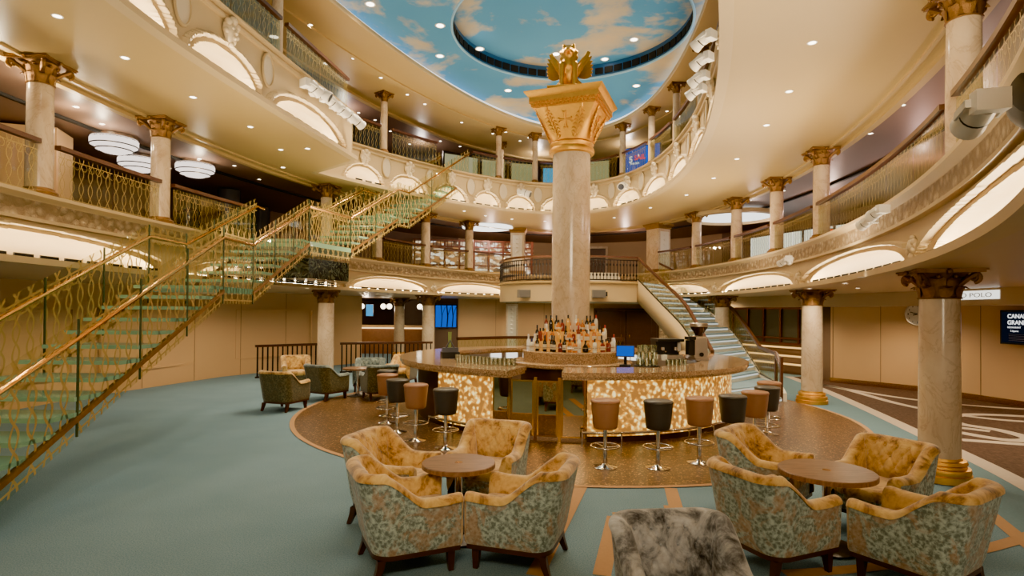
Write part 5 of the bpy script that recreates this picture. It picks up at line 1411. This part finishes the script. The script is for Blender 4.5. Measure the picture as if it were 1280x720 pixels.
# ------------------------------------------------------------------ stage lights
def stage_light(x, y, z, rz, tilt, lab, s_=1, group=None, near=False):
    t = thing('stage_light', lab, 'stage light', (x, y, z), rz, group); t.scale = (s_,)*3
    m = MB(); m.box((0,.16,-.02), (.22,.12,.16)); m.build('base_box', M['white'], t)
    m = MB()
    for sx in (-1, 1): m.beam([(sx*.14,.12,-.02), (sx*.14,-.06,-.06)], .02, .06)
    m.box((0,.12,-.02), (.3,.03,.06)); m.build('yoke', M['white'], t)
    m = MB(); st = len(m.v)
    m.lathe([(.075,-.16),(.10,-.15),(.11,-.05),(.11,.08),(.12,.1),(.12,.16),(.10,.17)], 20)
    Mx = Matrix.Translation((0,-.06,-.06)) @ Matrix.Rotation(PI/2 + tilt, 4, 'X') ; m.xform(Mx); m.build('head', M['white'], t, 40)
    m = MB(); m.lathe([(.095,.171),(.06,.18),(.001,.184)], 20, cap=False); m.xform(Mx); m.build('lens', plain('lens_'+str(len(bpy.data.materials)), (70,74,84), .08), t, 50)
    m = MB(); m.lathe([(.112,-.01),(.113,.0),(.112,.01)], 20, cap=False); m.xform(Mx); m.build('dark_band', M['black'], t, 50)
    return t
inw = lambda nx, ny: math.atan2(nx, -ny)
for i, y in enumerate((10.75,11.05,11.4,11.8,12.2,12.6)):
    (x_, y_), (nx, ny) = R3.at(sn(y), -.26); stage_light(x_, y_, ZL3 + .82, face(-nx,-ny) + (1.1 if i in (0,2,3,4,5) else .3), .5, f'white stage light on the left balcony front, {ORD[i]} of six from the left', .9, 'stage lights on the left balcony')
for i, s_ in enumerate((3.0,3.75,4.5,5.1)):
    (x_, y_), (nx, ny) = R3.at(s_ - s3off, -.34); stage_light(x_, y_, ZL3 + .78, face(-nx,-ny) - .6, .5, f'white stage light on the upper right balcony front, {ORD[3-i]} of four from the bottom', .8, 'stage lights on the upper right balcony')
for s_, dz, lab in ((-2.75,.70,'white stage light on the middle balcony front at right, left of a pair'), (-3.3,.74,'white stage light on the middle balcony front at right, right of a pair'), (1.9,.62,'small white stage light low on the middle balcony above the arches'), (2.25,.6,'small white stage light beside the one above the arches, its left neighbour'), (-8.6,.36,'big white stage light at the right edge of the view')):
    (x_, y_), (nx, ny) = R2.at(s_, -.36); stage_light(x_, y_, ZL2 + dz, face(-nx,-ny) - (1.2 if s_ < -2 or s_ > 2 else 1.9), .3, lab, .62 if s_ > -5 else .56)
for s_, lab in ((17.15,'small stage light on the upper balcony front left of the pillar'), (12.9,'small stage light on the upper balcony front below the blue screen')):
    (x_, y_), (nx, ny) = R3.at(s_ - s3off, -.3); stage_light(x_, y_, ZL3 + .68, face(-nx,-ny) + .8, .4, lab, 1.0)

t = thing('loudspeaker', 'dark grey round loudspeaker at the right edge above the big stage light', 'speaker', (3.10,3.3,3.28), -.6)
m = MB(); m.lathe([(.02,-.16),(.15,-.15),(.2,-.08),(.21,0),(.2,.06),(.12,.1),(.05,.12)], 28); o = m.build('body', plain('dark_grey_speaker', (58,56,52), .5), t, 50); o.rotation_euler[0] = 1.2
m = MB(); m.tube([(0,.0,.05),(0,.1,.25),(.05,.25,.3)], .025, 8); m.build('bracket', M['black'], t, 50)

# ------------------------------------------------------------------ recessed downlights
DP = []
def downlight(x, y, z, lab, grp, r=.045):
    if not DP:
        m = MB(); m.lathe([(1.0,-.001),(1.25,-.008),(1.4,-.001)], 16, cap=False); m.lathe([(1.0,-.003),(.001,-.004)], 16, 1, cap=False) if False else m.grid([[(math.cos(2*PI*i/16), math.sin(2*PI*i/16), -.003) for i in range(16)], [(.01*math.cos(2*PI*i/16), .01*math.sin(2*PI*i/16), -.004) for i in range(16)]], 1, cu=True)
        o = m.build('recessed_downlight', [M['white'], M['downlight']], None, 0); DP.append(o)
    else: o = DP[0].copy(); COL.objects.link(o)
    o.location = (x, y, z); o.scale = (r, r, 1); return tag(o, lab, 'downlight', grp)
D3L = [(-5.29,6.63),(-5.24,7.72),(-5.11,9.14),(-4.86,10.6),(-4.9,12.1),(-4.3,12.0),(-5.45,13.6)]
D3R = [(3.7,7.12),(4.17,8.69),(4.52,10.26),(4.87,12.51),(4.99,14.3),(4.94,16.37),(4.4,18.4),(3.6,20.4)]
D3B = [(-1.63,19.3),(-.96,20.2),(-.03,20.9),(1.2,21.3),(2.4,21.2)]
for p in D3L: downlight(*p, ZL3 - .002, 'round downlight in the tan soffit of the upper balcony at left', 'left soffit downlights')
for p in D3R: downlight(*p, ZL3 - .002, 'round downlight in the tan soffit of the upper balcony at right', 'right soffit downlights')
for p in D3B: downlight(*p, ZL3 - .002, 'round downlight in the soffit of the upper balcony at the back', 'back soffit downlights')
D2O = [(-6.9,7.6),(-7.2,7.9),(-7.0,8.5),(-6.9,9.91),(-7.4,9.7),(-7.43,11.97),(-7.1,13.0),(-6.63,15.01),(-7.6,10.6),(-6.6,13.6)]
D2R = [(6.3,9.3),(6.7,10.77),(6.2,8.07),(7.0,12.87),(7.46,15.83),(7.1,17.2),(6.9,19.6),(-1.9,22.3),(-.9,23.0),(.3,23.6),(1.5,23.9),(3.2,23.7),(4.6,22.9),(-3.8,20.8)]
for p in D2O: downlight(*p, ZL3 + .028, 'small downlight in the dark ceiling of the middle gallery at left', 'left gallery ceiling downlights', .038)
for p in D2R: downlight(*p, ZL3 + .028, 'small downlight in the dark ceiling of the middle gallery at right and back', 'right gallery ceiling downlights', .038)
D4 = [(-4.43,12.45),(-3.95,14.09),(-3.54,15.25),(-3.05,16.42),(-2.66,17.17),(-1.7,18.81),(-.72,19.97),(-.27,19.78),(.24,20.79),(.54,20.39),(2.9,20.6),(3.9,19.4),(4.7,17.6),(5.0,15.2),(4.9,13.0)]
for p in D4: downlight(*p, ZL4 - .002, 'small downlight in the cream ring around the painted sky', 'sky ring downlights', .04)
for p in [(-4.88,18.06),(-4.52,18.73),(-4.27,19.89),(-3.87,21.41),(-2.67,21.0),(-2.01,21.66),(-5.6,16.4)]: downlight(*p, ZL4 + .028, 'small downlight in the dark upper gallery ceiling at left', 'upper gallery ceiling downlights', .04)
SKY = [(-3.06,12.14),(-1.69,13.03),(-1.89,14.59),(-.85,14.17),(-.17,16.83),(3.5,16.4)]
for p in SKY: downlight(*p, 8.497, 'white downlight in the outer band of the painted sky', 'sky downlights', .085)
for p in [(1.11,15.22),(2.45,15.5),(3.0,14.37),(.2,12.4),(2.2,12.2)]: downlight(*p, 8.857, 'white downlight inside the recessed circle of the painted sky', 'recessed sky downlights', .085)
D1 = [(5.1,8.4),(5.9,10.2),(6.4,12.4),(7.2,12.0),(7.4,15.2),(6.9,19.2),(5.4,22.6),(3.2,24.0),(.8,24.4),(-1.4,23.4),(-3.0,21.6),(-4.4,18.8),(-5.6,17.5),(-3.6,22.6),(-5.2,14.6)]
for p in D1: downlight(*p, ZL2 - .002, 'small downlight in the low ceiling over the ground floor', 'ground floor ceiling downlights', .04)

# ------------------------------------------------------------------ lamps
W = S((255,230,190))
def lamp(kind, loc, power, col=None, size=.06, rot=None, **k):
    d = bpy.data.lights.new('lamp', kind); d.energy = power; d.color = col or W
    if kind == 'AREA': d.size = size; d.shape = k.get('shape', 'DISK')
    else: d.shadow_soft_size = size
    if 'sy' in k: d.shape = 'ELLIPSE'; d.size_y = k['sy']
    if kind == 'SPOT': d.spot_size = k.get('spot', 2.4); d.spot_blend = .8
    o = bpy.data.objects.new('lamp', d); COL.objects.link(o); o.location = loc
    if rot: o.rotation_euler = rot
    return o
for p in SKY + [(1.11,15.22),(3.0,14.37),(.2,12.4),(2.2,12.2)]: lamp('SPOT', (*p, 8.4), 400, size=.08, spot=2.2)
for p in D3L[::2] + D3R[::2] + D3B[::2]: lamp('SPOT', (*p, ZL3 - .03), 80, size=.05, spot=2.7)
for p in D2O[::2]: lamp('POINT', (*p, ZL3 - .25), 22, size=.04)
for p in D2R[::2]: lamp('POINT', (p[0] + (1.3 if p[0] > 5 else 0), p[1] + (.6 if p[1] > 21 else 0), ZL3 - .45), 36, S((255,214,190)), size=.04)
for p in D4[::2]: lamp('SPOT', (*p, ZL4 - .03), 60, size=.05, spot=2.7)
lamp('POINT', (8.6,9.0,4.9), 30, S((235,200,215)), .05); lamp('POINT', (8.9,12.5,4.9), 40, S((255,205,190)), .05)  # added tinted fill for the right gallery, no fittings modelled
for p in [(-5.2,17.5),(-3.4,21.2),(4.2,21.0),(6.2,16.0),(1.0,22.4)]: lamp('POINT', (*p, ZL4 - .3), 40, S((240,222,210)), size=.05)
for p in D1: lamp('SPOT', (*p, ZL2 - .03), 60, size=.04, spot=2.8)
for p in [(9.4,14.6),(10.0,10.6),(9.6,7.0),(8.3,17.8),(7.4,8.6)]: lamp('SPOT', (*p, 2.2), 120, size=.05, spot=2.8)  # added spots brightening the right promenade, no fittings modelled
for p in [(-7.6,11.5),(-7.8,7.0),(-6.9,16.0),(-7.4,14.0)]: lamp('SPOT', (*p, 2.5), 95, size=.05, spot=2.8)
for p in [(2.0,23.2),(-1.0,23.8),(4.8,22.8)]: lamp('SPOT', (*p, 2.5), 60, size=.04, spot=2.6)
for p in [(-.5,25.2),(.5,25.3),(1.6,25.2)]: lamp('SPOT', (*p, 2.5), 14, size=.03, spot=1.1)
lamp('POINT', (-6.4,25.2,2.1), 50, size=.08)
for x, y in ((-3.0,9.0),(4.2,9.5),(-2.4,14.0),(4.6,14.5),(1.0,17.5),(1.6,5.0)): lamp('AREA', (x, y, 3.1), 85, W, 2.6, (PI,0,0))   # added unseen up-facing lamps imitating floor bounce on the soffits
lamp('AREA', (.3,-1.4,4.6), 680, W, 3.5, (math.radians(64),0,0))  # added fill light behind the camera, out of view
lamp('AREA', (3.4,.4,2.3), 60, W, 1.6, (math.radians(75),0,math.radians(-50)))  # added low fill brightening the near right, out of view
w = bpy.data.worlds.new('World'); scene.world = w; w.use_nodes = True
w.node_tree.nodes['Background'].inputs[0].default_value = (*S((255,226,184)), 1); w.node_tree.nodes['Background'].inputs[1].default_value = .45

# ------------------------------------------------------------------ camera
cd = bpy.data.cameras.new('Camera'); cam = bpy.data.objects.new('Camera', cd); COL.objects.link(cam)
cd.sensor_width = 36; cd.lens = 36*720/1280; cd.shift_y = 22.5/1280; cd.clip_start = .05; cd.clip_end = 200
p_, r_ = math.radians(.6), math.radians(.5)
f = Vector((0, math.cos(p_), math.sin(p_))); u0 = Vector((0, -math.sin(p_), math.cos(p_))); r0 = Vector((1,0,0))
rv = r0*math.cos(r_) + u0*math.sin(r_); uv_ = u0*math.cos(r_) - r0*math.sin(r_)
R_ = Matrix((rv, uv_, -f)).transposed().to_4x4(); R_.translation = Vector((0,0,2.0)); cam.matrix_world = R_
scene.camera = cam
scene.view_settings.view_transform = 'AgX'
scene.view_settings.look = 'AgX - Punchy'
scene.view_settings.exposure = 1.2
scene.cycles.max_bounces = 6; scene.cycles.diffuse_bounces = 3; scene.cycles.glossy_bounces = 3; scene.cycles.transparent_max_bounces = 24
scene.cycles.sample_clamp_indirect = 6; scene.cycles.caustics_reflective = False; scene.cycles.caustics_refractive = False
scene.cycles.use_denoising = True
